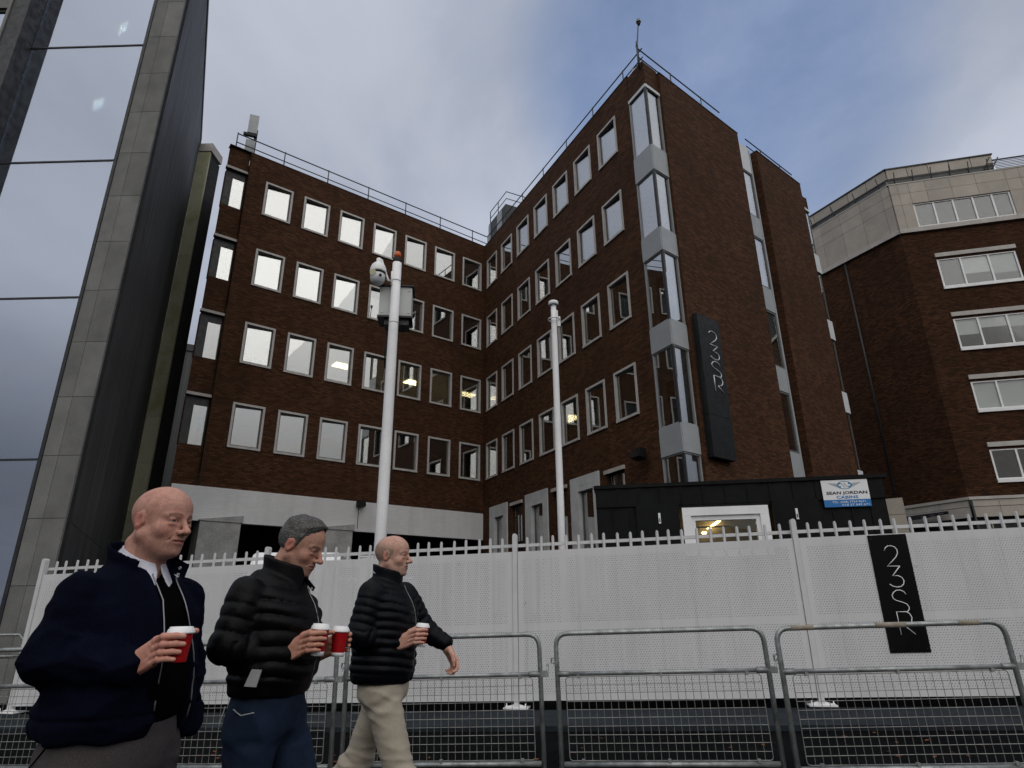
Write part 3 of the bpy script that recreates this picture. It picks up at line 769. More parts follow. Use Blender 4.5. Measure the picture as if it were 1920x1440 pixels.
part('ladder', MB().tube([(4.9, .2, 24.1), (5.5, .2, 25.2)], .035, 6).tube([(5.3, .2, 24.1), (5.9, .2, 25.1)], .035, 6).tube([(5.05, .2, 24.4), (5.5, .2, 24.4)], .03, 6).tube([(5.25, .2, 24.75), (5.7, .2, 24.75)], .03, 6), 'dark_metal', rb, FR)
# stone base course and dark ground floor
for i in range(9):
    stone(FR, .12 + 1.1 * i, 1.22 + 1.1 * i, 5.72, 6.03); stone(FR, .12 + 1.1 * i, 1.22 + 1.1 * i, 5.22, 5.71)
    stone(FL, -1.3 * (i + 1) - .06, -1.3 * i - .06, 5.72, 6.03, 'stone_trim'); stone(FL, -1.3 * (i + 1) - .06, -1.3 * i - .06, 5.22, 5.71, 'stone_trim')
part('corner_pipe', MB().tube([(.06, -.1, -.5), (.06, -.1, 6.0)], .05, 8), 'dark_metal', rb, FR)
part('shopfront', MB().box(.1, 16, .2, .3, -.5, 5.2), 'dark_void', rb, FR); part('shopfront', MB().box(-20, -.1, .2, .3, -.5, 5.2), 'dark_void', rb, FL)
for x in (.15, .75): part('shopfront_frame', MB().box(x, x + .04, .1, .2, 0, 5.05).box(x + .041, x + .5, .1, .2, 5.0, 5.05).box(x + .5, x + .54, .1, .2, 0, 5.05), 'stone_trim', rb, FR)
part('downpipe', MB().tube([(-3.4, -.06, 6.2), (-3.4, -.06, 20.8)], .06, 8), 'dark_metal', rb, FL)
can = thing('glass_canopy', FL.pt(-3.2, -1.2, 5.2), 'slanted glass canopy with dark ribs over the entrance of the corner building', 'canopy')
Fc = Fr(FL.pt(-3.2, -1.2).xy, 153.0)
for i in range(3): part('glass_panel', MB().hexa([(-2.4 + .02, -1.3 + .75 * i, -.0 + .12 * i), (2.2, -1.3 + .75 * i, .0 + .12 * i), (2.2, -.6 + .75 * i, .11 + .12 * i), (-2.4, -.6 + .75 * i, .11 + .12 * i), (-2.4 + .02, -1.3 + .75 * i, .02 + .12 * i), (2.2, -1.3 + .75 * i, .02 + .12 * i), (2.2, -.6 + .75 * i, .13 + .12 * i), (-2.4, -.6 + .75 * i, .13 + .12 * i)]), 'coated_glass', can, Fc).location.z = 0
for i in range(4): part('rib', MB().box(-2.5, 2.3, -1.36 + .75 * i, -1.30 + .75 * i, -.08 + .12 * i, .06 + .12 * i), 'dark_metal', can, Fc).location.z = 0
part('stay', MB().tube([(-1.5, 1.1, 1.2), (-1.2, -.6, .1)], .03, 6), 'white_metal', can, Fc).location.z = 0
sw = thing('stone_wall', (17.2, 31.5, 0), 'short beige stone wall beside the cabin under the corner building', 'wall')
FW_ = Fr((16.4, 29.6), 120)
for k, (z0, z1) in enumerate([(3.0, 3.9), (3.9, 4.75), (4.75, 5.25), (5.25, 6.0)]):
    part('stone', MB().box(0, 1.7, 0, 1.2, z0 + .01, z1 - .01), 'stone_beige', sw, FW_)
part('stone_core', MB().box(.03, 1.67, .03, 1.17, -.5, 5.9), 'dark_void', sw, FW_)

# ------------------------------------------------------------------ granite and glass building on the left
FG = Fr((-9.10, 12.80), 91.4)                 # glazed front, x negative to the left
FT = Fr((-9.10, 12.80), -27.0)                # dark flank running back (y is the inner, left side)
gb = thing('glass_building', (-12, 14, 0), 'dark granite and glass office building towering on the left', 'building')
JZ = [-0.75 + 1.306 * k for k in range(19)]
for k in range(18):
    z0, z1 = JZ[k], JZ[k + 1]
    for x0, x1 in ((-.80, -.47), (-.47, 0.0)):
        part('granite_panel', MB().box(x0 + .004, x1 - .004, 0, .05 + .004 * ((k * 7 + int(x0 * 10)) % 3), z0 + .005, z1 - .005), 'granite', gb, FG)
part('granite_backing', MB().box(-.80, -.10, .03, .3, -.8, 22.7), 'dark_void', gb, FG)
# flank of tall dark slate panels
nx = [0.0, 2.1, 4.3, 6.5, 8.7, 10.9, 13.05]
for k in range(6):
    for i in range(6):
        part('slate_panel', MB().box(nx[i] + (.06 if i == 0 else .006), nx[i + 1] - .006, .0, .05, -0.75 + 3.918 * k + .006, -0.75 + 3.918 * (k + 1) - .006), 'slate_dark', gb, FT)
part('slate_backing', MB().box(.6, 13.0, .03, .2, -.8, 22.7), 'dark_void', gb, FT)
part('lobby_ceiling', MB().box(-12, -2.7, .5, 4.2, 3.75, 3.9), 'lobby_green', gb, FG)
part('parapet', MB().box(0.4, 13.05, -.03, .18, 22.76, 23.05), 'slate_dark', gb, FT)
# glazing: one pane per storey and bay, dark joints and pier
GZ = [0.6, 4.42, 8.27, 12.17, 16.05, 19.95, 22.7]
part('edge_trim', MB().box(-.88, -.802, -.02, .12, -.5, 22.7), 'dark_metal', gb, FG)
part('pier', MB().box(-4.62, -4.10, -.35, .3, -.5, 22.7), 'dark_metal', gb, FG)
part('granite_fin', MB().box(-4.66, -4.58, -.38, -.05, -.5, 22.7), 'granite', gb, FG)
for k in range(6):
    for x0, x1 in ((-4.10, -.88), (-9.4, -4.66)):
        if x1 < -4.5 and k == 4: z1 = 17.5
        else: z1 = GZ[k + 1]
        part('glass_pane', MB().box(x0 + .01, x1 - .01, .10, .12, GZ[k] + .02, z1 - .02), 'coated_glass', gb, FG)
    part('joint', MB().box(-9.4, -.88, .08, .11, GZ[k] - .02, GZ[k] + .02), 'dark_metal', gb, FG)
for i in range(4):
    for j in range(4): part('granite_panel', MB().box(-4.66 - 1.2 * (i + 1) + .005, -4.66 - 1.2 * i - .005, 0, .08, 17.52 + 1.3 * j, 18.81 + 1.3 * j), 'granite', gb, FG)
gpoly = [FG.pt(-12, .45), FT.pt(.55, .35), FT.pt(12.8, .35), FT.pt(12.8, .35) - FG.d * 8]
gl = gb.location
for k in range(1, 6):
    mb = MB(); prism(mb, [q - gl for q in gpoly], GZ[k] - .05, GZ[k] + .22)
    o = part('floor_slab', mb, 'ceiling', gb)
    o = part('ceiling_glow_band', MB().box(-4.05, -.95, .28, .44, GZ[k] - .62, GZ[k] - .08), 'ceiling_glow', gb, FG)  # glowing band, puts the lit ceiling's brightness behind each pane
part('inner_wall', MB().box(-12, -4.4, 6, 6.2, 0, 22.5), 'interior', gb, FG)
for x, y, z, rz in ((-13.0, 15.6, 19.9, .9), (-12.55, 14.9, 15.98, .9), (-12.3, 14.7, 4.34, .2)):
    o = part('ceiling_lamp', MB().hexa([(-.10, 0, -.03), (0, -.42, -.03), (.10, 0, -.03), (0, .42, -.03), (-.10, 0, 0), (0, -.42, 0), (.10, 0, 0), (0, .42, 0)]), 'lamp_white', gb); o.location = Vector((x, y, z)) - gb.location; o.rotation_euler.z = rz
mb = MB(); prism(mb, [q - gl for q in gpoly], 22.70, 22.75); part('roof', mb, 'roofing', gb)
# lower stone-clad block behind it
S = FT.pt(13.06)
FBG = Fr(S.xy, 91.4)
bw = thing('stone_clad_block', (S.x, S.y, 0), 'narrow greenish stone-clad block between the dark flank and the brick left wing', 'building')
for k in range(12):
    part('stone_panel', MB().box(.0, .58, .0, .1, -.05 + 1.91 * k - .6, 1.85 + 1.91 * k - .6), 'stone_green', bw, FBG)
part('block_core', MB().box(0.0, .56, .06, 1.0, -.6, 22.2), 'dark_void', bw, FBG)
part('block_cap', MB().box(-.02, .64, -.03, 1.0, 22.3, 22.75), 'stone_trim', bw, FBG)
Fd = Fr(FBG.pt(.58).xy, -27.0)
part('dark_flank', MB().box(.18, 5.2, .0, .12, -.6, 22.5), 'dark_metal', bw, Fd)
m = MB().lathe([(.28, -.6), (.28, 21.9)], 20, (5.3, .2, 0)); part('round_end', m, 'stone_trim', bw, Fd)

rk = thing('rear_block', (-24.5, 45, 0), 'plain dark building glimpsed in the gap left of the brick left wing', 'building')
part('rear_wall', MB().box(-6, 6, -4, 4, -.5, 19.0), 'slate_dark', rk, None, (0, 0, 0), R(30))
part('rear_parapet', MB().box(-6.1, 6.1, -4.1, 4.1, 19.001, 19.5), 'dark_metal', rk, None, (0, 0, 0), R(30))

# glazed block across the road behind the viewer; it only shows mirrored in the panes
wt = thing('waterfront_block', (-52, -50, 0), 'blue glazed block across the road, mirrored in the lowest tower pane', 'building')
part('glazing', MB().box(-6.6, 9, -4, 4, -1, 28), 'tower_glazing', wt)
for k in range(7): part('floor_band', MB().box(-6.65, 9.05, -4.1, 4.1, 3.4 + 3.8 * k, 3.8 + 3.8 * k), 'panel_grey', wt)
for x in (-6.6, -3.3, 0, 3.3, 6.6): part('mullion', MB().box(x - .1, x + .1, -4.2, 4.2, -1, 28), 'panel_grey', wt)
part('roof_mast', MB().tube([(-4, 2, 28), (-4, 2, 33)], .2, 8).tube([(-4, 2, 32), (1, 3, 28.5)], .15, 8), 'panel_grey', wt)
# ------------------------------------------------------------------ white hoarding: palisade fence faced with perforated sheets
fshear = lambda x, y: zg(FE.pt(x, y).x)
fz = lambda s: zg(FE.pt(s).x)
fe = thing('palisade_fence', (0, 9.52, 0), 'white palisade fence faced with perforated sheets, pale tips showing above', 'fence')
POSTS = [-8.06, -3.97, 0.02, 3.95, 7.9, 11.85]
part('rail', MB().box(-8.02, 11.9, .05, .10, 2.20, 2.245).box(-8.02, 11.9, .05, .10, .42, .465), 'fence_white', fe, FE, shear=fshear)
pale_mb = MB()
pw = .021
prof = [(-pw, .004), (-pw * .45, -.018), (pw * .45, -.018), (pw, .004), (pw * .4, -.006), (-pw * .4, -.006)]
nb = len(pale_mb.v)
zt = [(.20, 1.0), (2.315, 1.0), (2.335, .72), (2.342, .35)]
for z, k in zt: pale_mb.v += [(x * k, y, z) for x, y in prof]
for j in range(len(zt) - 1):
    for i in range(6): pale_mb.f.append((nb + j * 6 + i, nb + j * 6 + (i + 1) % 6, nb + (j + 1) * 6 + (i + 1) % 6, nb + (j + 1) * 6 + i)); pale_mb.uv.append(None); pale_mb.sm.append(False)
pale_mb.f.append(tuple(nb + 18 + i for i in range(6))); pale_mb.uv.append(None); pale_mb.sm.append(False)
pale_me = pale_mb.mesh('pale', 'fence_white')
for a, b in zip(POSTS, POSTS[1:]):
    n = 21
    for i in range(1, n):
        s = a + (b - a) * i / n
        o = part('pale', pale_me, None, fe, FE, (s, .045, fz(s))); o.location.z += random.uniform(-.006, .006); o.rotation_euler.y = random.uniform(-.008, .008)
def post_mesh():
    m = MB()
    n = 8
    prof = [(-.034, 0.06), (-.034, 2.36)] + [(-.034 * math.cos(PI * k / n), 2.36 + .034 * math.sin(PI * k / n)) for k in range(1, n)] + [(.034, 2.36), (.034, 0.06)]
    b = len(m.v)
    for y in (-.04, .05): m.v += [(x, y, z) for x, z in prof]
    k = len(prof)
    m.f.append(tuple(b + i for i in reversed(range(k)))); m.f.append(tuple(b + k + i for i in range(k)))
    for i in range(k): m.f.append((b + i, b + (i + 1) % k, b + k + (i + 1) % k, b + k + i))
    m.uv += [None] * (k + 2); m.sm += [False] * (k + 2)
    return m.mesh('post', 'fence_white')
pm = post_mesh()
bp = MB().box(-.17, .17, -.11, .13, .058, .075)
for sx in (-.13, .13): bp.lathe([(.016, .075), (.016, .095), (.008, .096), (.008, .125)], 8, (sx, -.06, 0))
bpm = bp.mesh('base_plate', 'white_metal')
gus = MB().hexa([(-.16, -.01, .075), (-.034, -.01, .075), (-.034, .01, .075), (-.16, .01, .075), (-.05, -.01, .105), (-.034, -.01, .105), (-.034, .01, .105), (-.05, .01, .105)]).hexa([(.034, -.01, .075), (.16, -.01, .075), (.16, .01, .075), (.034, .01, .075), (.034, -.01, .105), (.05, -.01, .105), (.05, .01, .105), (.034, .01, .105)])
gusm = gus.mesh('gusset', 'white_metal')
for s in POSTS:
    o = part('post', pm, None, fe, FE, (s, 0, fz(s)))
    q = place(bpy.data.objects.new('base_plate', bpm), o); place(bpy.data.objects.new('gusset', gusm), o)
def sheet(x0, x1, z0, z1):
    m = MB(); mg = .075; mid = (1.05, 1.13)
    xs = [x0, x0 + mg, x1 - mg, x1]; zs = [z0, z0 + .085, mid[0], mid[1], z1 - .10, z1]
    perf = []
    for i in range(3):
        for j in range(5):
            a, b, c, d = xs[i], xs[i + 1], zs[j], zs[j + 1]
            m.face([(a, -.0, c), (b, -.0, c), (b, -.0, d), (a, -.0, d)], [(a, c), (b, c), (b, d), (a, d)]); perf.append(1.0 if (i == 1 and j in (1, 3)) else 0.0)
    e = .02   # folded edges
    m.face([(x0, 0, z1), (x1, 0, z1), (x1, e, z1), (x0, e, z1)], [(0, 0)] * 4); perf.append(0)
    m.face([(x0, e, z0), (x1, e, z0), (x1, 0, z0), (x0, 0, z0)], [(0, 0)] * 4); perf.append(0)
    m.face([(x0, e, z0), (x0, 0, z0), (x0, 0, z1), (x0, e, z1)], [(0, 0)] * 4); perf.append(0)
    m.face([(x1, 0, z0), (x1, e, z0), (x1, e, z1), (x1, 0, z1)], [(0, 0)] * 4); perf.append(0)
    me = m.mesh('perforated_sheet', 'perforated_white', fshear)
    at = me.attributes.new('perf', 'FLOAT', 'FACE'); at.data.foreach_set('value', perf)
    return me
for a, b in zip(POSTS, POSTS[1:]):
    me = sheet(a + .04, b - .04, .15, 2.13)
    part('perforated_sheet', me, None, fe, FE, (0, -.02, 0))
# flat black sign on the hoarding
hs = thing('hoarding_sign', FE.pt(5.1, -.03, fz(5.1) + 1.4), 'flat black 23SR sign hung on the white hoarding', 'sign')
o = part('sign_board', MB().box(4.865, 5.345, -.031, -.026, .655, 2.118), 'sign_black', hs, FE, shear=fshear)
for st in LOGO:
    pts = [(4.865 + u * .48, -.032, 2.118 - v * 1.463 + fz(4.865 + u * .48)) for u, v in st]
    o = part('letter', MB().tube(pts, .0062, 6), 'sign_white', hs, FE)
for x in (4.90, 5.31):
    for z in (.70, 2.07):
        o = part('screw', MB().tube([(x, -.0345, z + fz(x)), (x, -.031, z + fz(x))], .006, 8), 'dark_metal', hs, FE)
# railing of a gate standing behind the hoarding, and a parked vehicle's white roof
gt = thing('white_gate', (-3.1, 11.4, zg(-3.1)), 'low white gate of bars with a box post, behind the hoarding', 'gate')
part('gate_bar', MB().box(-.55, 1.4, -.03, .03, 2.18, 2.25).box(-.55, 1.4, -.03, .03, 1.9, 1.95), 'white_metal', gt, rz=R(-12))
part('gate_post', MB().box(.42, .68, -.12, .14, 0, 2.28).box(.40, .80, -.14, .16, 2.281, 2.31), 'white_metal', gt)
part('gate_post', MB().box(-.50, -.40, -.05, .05, 0, 2.32), 'white_metal', gt)
part('gate_lock', MB().box(-.62, -.50, -.08, -.02, 2.12, 2.3), 'black_plastic', gt)
for i in range(5): part('gate_upright', MB().box(-.3 + .18 * i, -.27 + .18 * i, -.02, .02, .1, 2.0), 'white_metal', gt)
pl = MB()
rng = random.Random(3)
for i in range(90):
    a = rng.uniform(0, 2 * PI); h = rng.uniform(.7, 2.42); r = rng.uniform(0, .14); p = Vector((r * math.cos(a), r * math.sin(a), h)); d = Vector((math.cos(a + 1), math.sin(a + 1), rng.uniform(-.3, .6))) * .09; w = Vector((-d.y, d.x, 0)) * .4
    pl.face([p - w * .3, p + d * .5 - w, p + d, p + d * .5 + w])
pt_ = thing('potted_shrub', (-3.75, 11.2, zg(-3.7)), 'small green shrub poking above the hoarding beside the white gate', 'shrub')
part('foliage', pl, 'plant_green', pt_); part('stem', MB().tube([(0, 0, .0), (0, 0, 1.9)], .02, 6), 'dark_metal', pt_)
vn = thing('parked_van', (-4.6, 15.0, zg(-4.6) - .12), 'white van parked behind the hoarding, only its roof showing', 'van')
def van():
    sec = [(-2.4, .55, 1.2), (-2.35, .45, 2.35), (-2.2, .45, 2.52), (0.9, .45, 2.56), (1.25, .45, 2.45), (1.9, .45, 1.55), (2.5, .45, 1.35), (2.6, .45, .95), (2.6, .45, .6)]
    m = MB(); w = .92
    prof = [(-2.4, .45), (-2.4, 1.4), (-2.33, 2.3), (-2.1, 2.62), (.8, 2.66), (1.2, 2.5), (1.9, 1.65), (2.5, 1.4), (2.62, 1.1), (2.62, .45)]
    k = len(prof)
    for y, sc in ((-w, .0), (-w * .93, .05), (w * .93, .05), (w, .0)):
        b = len(m.v); m.v += [(x, y if z < 1.5 else y * .93, z + (sc if z > 2 else 0)) for x, z in prof]
    for j in range(3):
        for i in range(k): m.f.append((j * k + i, j * k + (i + 1) % k, (j + 1) * k + (i + 1) % k, (j + 1) * k + i)); m.uv.append(None); m.sm.append(False)
    m.f.append(tuple(range(k))); m.f.append(tuple(reversed(range(3 * k, 4 * k)))); m.uv += [None] * 2; m.sm += [False] * 2
    return m
vn.rotation_euler.z = R(97)
part('body', van(), 'car_white', vn)
part('windscreen', MB().hexa([(1.25, -.75, 2.44), (1.25, .75, 2.44), (1.9, .75, 1.66), (1.9, -.75, 1.66), (1.27, -.75, 2.47), (1.27, .75, 2.47), (1.93, .75, 1.69), (1.93, -.75, 1.69)]), 'black_plastic', vn)
for x in (-1.5, 1.6):
    for y in (-.8, .8):
        part('wheel', MB().tube([(x, y - .1, .34), (x, y + .1, .34)], .34, 18), 'black_plastic', vn)
# steel hoop at the left end of the hoarding
hp = thing('steel_hoop', (-8.9, 11.5, zg(-8.9)), 'grey steel hoop on the ground at the far left end of the hoarding', 'hoop')
part('hoop_tube', MB().tube([(-.5, 0, 0), (-.5, 0, 1.12), (-.42, 0, 1.2), (.36, 0, 1.2), (.44, 0, 1.12), (.44, 0, .86), (.44, 0, 0)], .022, 8), 'galvanised', hp, None, (0, 0, 0), R(8))
part('hoop_crossbar', MB().tube([(-.5, 0, .86), (.44, 0, .86)], .018, 8), 'galvanised', hp, None, (0, 0, 0), R(8))

# ------------------------------------------------------------------ black site cabin behind the hoarding
FC = Fr((3.0, 11.0), 100)
cb = thing('site_cabin', (4, 12.2, 0), 'black site cabin with a lit white-framed window and folded-back shutters behind the hoarding', 'cabin')
CZ0, CZ1 = .75, 3.38
x = -1.52; k = 0
win = (-.06, 1.36, 2.14, 2.96)
wid = [.26, .32, .30, .28, .32, .30, .30, .32, .30, .30, .32, .30, .30, .30, .30, .31]
x = -1.52
segs = []
for w in wid:
    segs.append((x, min(3.26, x + w))); x += w
for a, b in segs:
    if a >= 3.25: break
    if b <= win[0] or a >= win[1]: zs_ = [(CZ0, CZ1 - .36)]
    else: zs_ = [(CZ0, win[2] - .02)]
    for z0, z1 in zs_: part('cladding_panel', MB().box(a + .012, b - .012, -.012, .04, z0, z1).box(a - .012, a + .011, -.03, .04, z0, z1), 'cabin_black', cb, FC)
x = -1.52
for i in range(13):
    a, b = x, min(3.26, x + .37); x += .37
    if a >= 3.26: break
    part('fascia_panel', MB().box(a + .01, b - .01, -.05, .04, CZ1 - .36, CZ1 - .03).box(a - .012, a + .009, -.066, .04, CZ1 - .36, CZ1 - .03), 'cabin_black', cb, FC)
part('roof_edge', MB().box(-1.56, 3.32, -.09, 2.5, CZ1 - .03, CZ1 + .03), 'cabin_black', cb, FC)
part('side_wall', MB().box(-1.52, -1.44, .04, 2.45, CZ0, CZ1 - .03).box(3.18, 3.26, .04, 2.45, CZ0, CZ1 - .03).box(-1.44, 3.18, 2.36, 2.45, CZ0, CZ1 - .03), 'cabin_black', cb, FC)
part('cabin_floor', MB().box(-1.5, 3.24, .05, 2.4, CZ0, CZ0 + .12), 'interior', cb, FC)
part('cabin_ceiling', MB().box(-1.43, 3.17, .06, 2.35, CZ1 - .12, CZ1 - .04), 'cabin_lining', cb, FC)
part('cabin_inner_wall', MB().box(-1.43, 3.17, 2.2, 2.34, CZ0, CZ1 - .13), 'cabin_lining', cb, FC)
for x0 in (-1.3, .6, 2.9): part('support_leg', MB().box(x0, x0 + .16, .2, .36, -.3, CZ0).box(x0, x0 + .16, 2.1, 2.26, -.3, CZ0), 'dark_metal', cb, FC)
a, b, c, d = win
part('window_header', MB().box(a - .05, b + .05, -.04, .05, d + .002, CZ1 - .361), 'cabin_black', cb, FC)
m = MB().box(a, b, -.10, .05, d - .14, d).box(a, a + .14, -.10, .05, c, d - .141).box(b - .14, b, -.10, .05, c, d - .141).box(a + .141, b - .141, -.10, .05, c, c + .1)
m.box(a + .141, b - .141, -.06, .05, d - .22, d - .143).box(a + .141, a + .21, -.06, .05, c + .11, d - .221).box(b - .21, b - .141, -.06, .05, c + .11, d - .221)
w = part('cabin_window', m, 'white_paint', cb, FC)
place(bpy.data.objects.new('pane', MB().box(a + .2, b - .2, -.02, -.01, c + .1, d - .215).mesh('pane', 'clear_glass')), w)
for i in range(3): place(bpy.data.objects.new('security_bar', MB().box(a + .2, b - .2, .0, .015, d - .34 - .13 * i, d - .315 - .13 * i).mesh('security_bar', 'dark_metal')), w)
for x0, x1, hx in ((-.84, -.11, -.45), (1.43, 2.18, 1.80)):
    s_ = part('shutter', MB().box(x0, x1, -.10, -.055, 1.55, 3.03), 'cabin_black', cb, FC)
    place(bpy.data.objects.new('latch', MB().box(hx - .018, hx + .018, -.135, -.101, 2.70, 2.88).mesh('latch', 'white_metal')), s_)
    place(bpy.data.objects.new('latch_slot', MB().box(hx - .008, hx + .008, -.139, -.136, 2.73, 2.79).mesh('latch_slot', 'dark_metal')), s_)
o = part('ceiling_lamp', MB().box(.30, .42, .45, 1.0, CZ1 - .15, CZ1 - .125).box(.16, .28, 1.15, 1.6, CZ1 - .15, CZ1 - .125), 'lamp_warm', cb, FC)
o = part('wall_lamp', MB().hexa([(.58, 2.10, 2.84), (.66, 2.10, 2.84), (.66, 2.16, 2.84), (.58, 2.16, 2.84), (.80, 2.10, 2.99), (.89, 2.10, 2.99), (.89, 2.16, 2.99), (.80, 2.16, 2.99)]).lathe([(.045, -.02), (.05, 0), (.045, .02)], 14, (.53, 2.12, 2.76)), 'lamp_warm', cb, FC)
# company board on the cabin
bd = thing('cabin_board', FC.pt(2.6, -.07, 3.1), 'white and blue cabin hire board with winged oval logo on the black cabin', 'sign')
bz = bd.location.z
def board(nm, mb, mat):
    return part(nm, mb, mat, bd, FC)
X0, X1, Z0, Z1 = 2.27, 3.0, 2.885, 3.335
board('board_panel', MB().box(X0, X1, -.075, -.068, Z0 + .12, Z1), 'sign_white')
board('blue_strip', MB().box(X0, X1, -.075, -.068, Z0, Z0 + .119), 'sign_blue')
cx_, cz_ = 2.635, 3.245
def disc(rx, rz, y, n=28):
    m = MB(); m.face([(cx_ + rx * math.cos(2 * PI * k / n), y, cz_ + rz * math.sin(2 * PI * k / n)) for k in range(n)]); return m
board('logo_ring', disc(.125, .068, -.0765), 'logo_blue'); board('logo_oval', disc(.112, .058, -.0772), 'sign_white')
for sg_ in (-1, 1):
    m = MB(); k = 12
    pts = [(cx_ + sg_ * .11 * math.cos(t), -.0778, cz_ + .056 * math.sin(t)) for t in [(-1.0 + 2.0 * i / k) for i in range(k + 1)]]
    m.face(pts if sg_ > 0 else pts[::-1]); board('logo_lobe', m, 'logo_blue')
    m = MB(); q = [(cx_ + sg_ * (.075 + .018 * math.cos(2 * PI * i / 10)), -.0784, cz_ + .016 * math.sin(2 * PI * i / 10)) for i in range(10)]; m.face(q); board('logo_dot', m, 'sign_white')
    m = MB(); q = [(cx_ + sg_ * .125, -.0765, cz_ + .035), (cx_ + sg_ * .27, -.0765, cz_ + .042), (cx_ + sg_ * .125, -.0765, cz_ - .032)]; m.face(q if sg_ < 0 else q[::-1]); board('logo_wing', m, 'logo_grey')
for dx in (-.02, .028):
    m = MB(); m.face([(cx_ + dx - .045, -.0784, cz_ + .04), (cx_ + dx - .022, -.0784, cz_ + .04), (cx_ + dx + .04, -.0784, cz_ - .042), (cx_ + dx + .014, -.0784, cz_ - .042)][::-1]); board('logo_slash', m, 'logo_grey')
def text(nm, s, x, z, size, mat, width=None, y=-.0785, bold=0.0):
    c = bpy.data.curves.new('tmp', 'FONT'); c.body = s; c.size = size; c.align_x = 'CENTER'; c.resolution_u = 2; c.offset = bold
    to = bpy.data.objects.new('tmp', c); col.objects.link(to)
    bpy.context.view_layer.update()
    me = bpy.data.meshes.new_from_object(to.evaluated_get(bpy.context.evaluated_depsgraph_get()))
    col.objects.unlink(to); bpy.data.objects.remove(to)
    xs_ = [v.co.x for v in me.vertices]; k = width / (max(xs_) - min(xs_)) if width else 1
    for v in me.vertices: v.co = (x + v.co.x * k, y, z + v.co.y)
    me.materials.clear(); me.materials.append(M[mat]); me.name = nm
    o = bpy.data.objects.new(nm, me); return place(o, bd, FC)
text('lettering', 'SEAN JORDAN', 2.65, 3.095, .068, 'black_plastic', .64, bold=.0016)
text('lettering', 'CABINS', 2.645, 3.022, .066, 'sign_blue', .34, bold=.0012)
text('lettering', 'TEL: (028) 7754 9671', 2.66, 2.950, .046, 'sign_white', .52)
text('lettering', '018 37 549 671', 2.76, 2.900, .046, 'sign_white', .42)

# ------------------------------------------------------------------ camera poles behind the hoarding
cp = thing('camera_pole', (-2.17, 10.4, zg(-2.17)), 'thick white pole carrying a dome camera, grey cabinet and amber beacon', 'camera pole')
zb = zg(-2.17)
part('pole', MB().lathe([(.098, 0), (.096, 3.0), (.088, 6.2), (.085, 7.62)], 24), 'white_paint', cp)
for z in (6.35, 7.22): part('pole_joint', MB().lathe([(.089, z), (.0925, z + .004), (.0925, z + .02), (.089, z + .024)], 24), 'panel_pale', cp)
part('beacon_base', MB().lathe([(.082, 7.62), (.086, 7.64), (.086, 7.72), (.07, 7.73)], 20), 'black_plastic', cp)
part('beacon', MB().lathe([(.068, 7.73), (.07, 7.80), (.05, 7.86), (.02, 7.875)], 20), 'amber', cp)
part('cabinet', MB().box(-.31, .29, -.0, .42, 6.56, 7.16), 'cabinet_grey', cp, None, (0, .10, 0), R(6))
part('cabinet_roof', MB().hexa([(-.33, -.04, 7.17), (.33, -.04, 7.17), (.33, .46, 7.17), (-.33, .46, 7.17), (-.33, -.04, 7.19), (.33, -.04, 7.19), (.33, .46, 7.23), (-.33, .46, 7.23)]), 'dark_metal', cp, None, (0, .10, 0), R(6))
part('cabinet_base', MB().box(-.33, .31, -.03, .44, 6.52, 6.555).box(-.2, .25, .05, .38, 6.40, 6.519), 'dark_metal', cp, None, (0, .10, 0), R(6))
for x_ in (-.25, .24):
    for z_ in (6.63, 7.09): part('bolt', MB().tube([(x_, -.015, z_), (x_, 0, z_)], .014, 8), 'panel_pale', cp, None, (0, .10, 0), R(6))
part('cable', MB().tube([(-.16, .14, 6.4), (-.16, .14, 5.9), (-.12, .08, 5.5)], .014, 6), 'black_plastic', cp)
# dome camera on a bent arm
cc_ = Vector((-.33, -.10, 7.38))
h = part('camera_arm', MB().tube([(-.06, -.03, 7.22), (-.14, -.05, 7.22), (-.2, -.07, 7.40), (-.28, -.09, 7.64), (-.33, -.10, 7.66)], .022, 8).tube([(-.07, -.07, 7.12), (-.07, -.07, 7.40)], .02, 6), 'white_metal', cp)
h = part('camera_hood', MB().lathe([(.150, -.03), (.154, .0), (.150, .06), (.125, .13), (.08, .18), (.045, .20), (.045, .28), (.02, .30)], 24), 'white_metal', cp, None, tuple(cc_))
place(bpy.data.objects.new('hood_gasket', MB().lathe([(.13, -.055), (.146, -.05), (.146, -.031), (.13, -.031)], 24).mesh('hood_gasket', 'black_plastic')), h)
place(bpy.data.objects.new('camera_ball', MB().lathe([(.125, -.05), (.138, -.08), (.138, -.15), (.12, -.21), (.08, -.255), (.03, -.27)], 24).mesh('camera_ball', 'panel_pale')), h)
lens = MB().tube([(-.055, -.10, -.075), (-.065, -.145, -.085)], .058, 18); place(bpy.data.objects.new('lens_window', lens.mesh('lens_window', 'lens_cream')), h)
place(bpy.data.objects.new('lens_port', MB().tube([(.07, -.095, -.13), (.08, -.135, -.14)], .025, 12).mesh('lens_port', 'black_plastic')), h)
cp2 = thing('slim_pole', (.80, 10.6, zg(.8)), 'slim white pole with a round cap and ring near its top', 'pole')
part('pole', MB().lathe([(.062, 0), (.060, 3), (.054, 6.4), (.05, 6.72)], 20), 'white_paint', cp2)
part('pole_cap', MB().lathe([(.05, 6.70), (.09, 6.73), (.098, 6.76), (.09, 6.80), (.05, 6.82), (.01, 6.825)], 20), 'white_paint', cp2)
part('cap_gasket', MB().lathe([(.06, 6.835 - .125), (.088, 6.722), (.088, 6.728), (.06, 6.729)], 20), 'sash_grey', cp2)
ring = [(.105 * math.cos(2 * PI * k / 18), .105 * math.sin(2 * PI * k / 18) - .02, 6.42) for k in range(18)]
part('ring', MB().tube(ring, .012, 6, closed=True), 'white_metal', cp2)
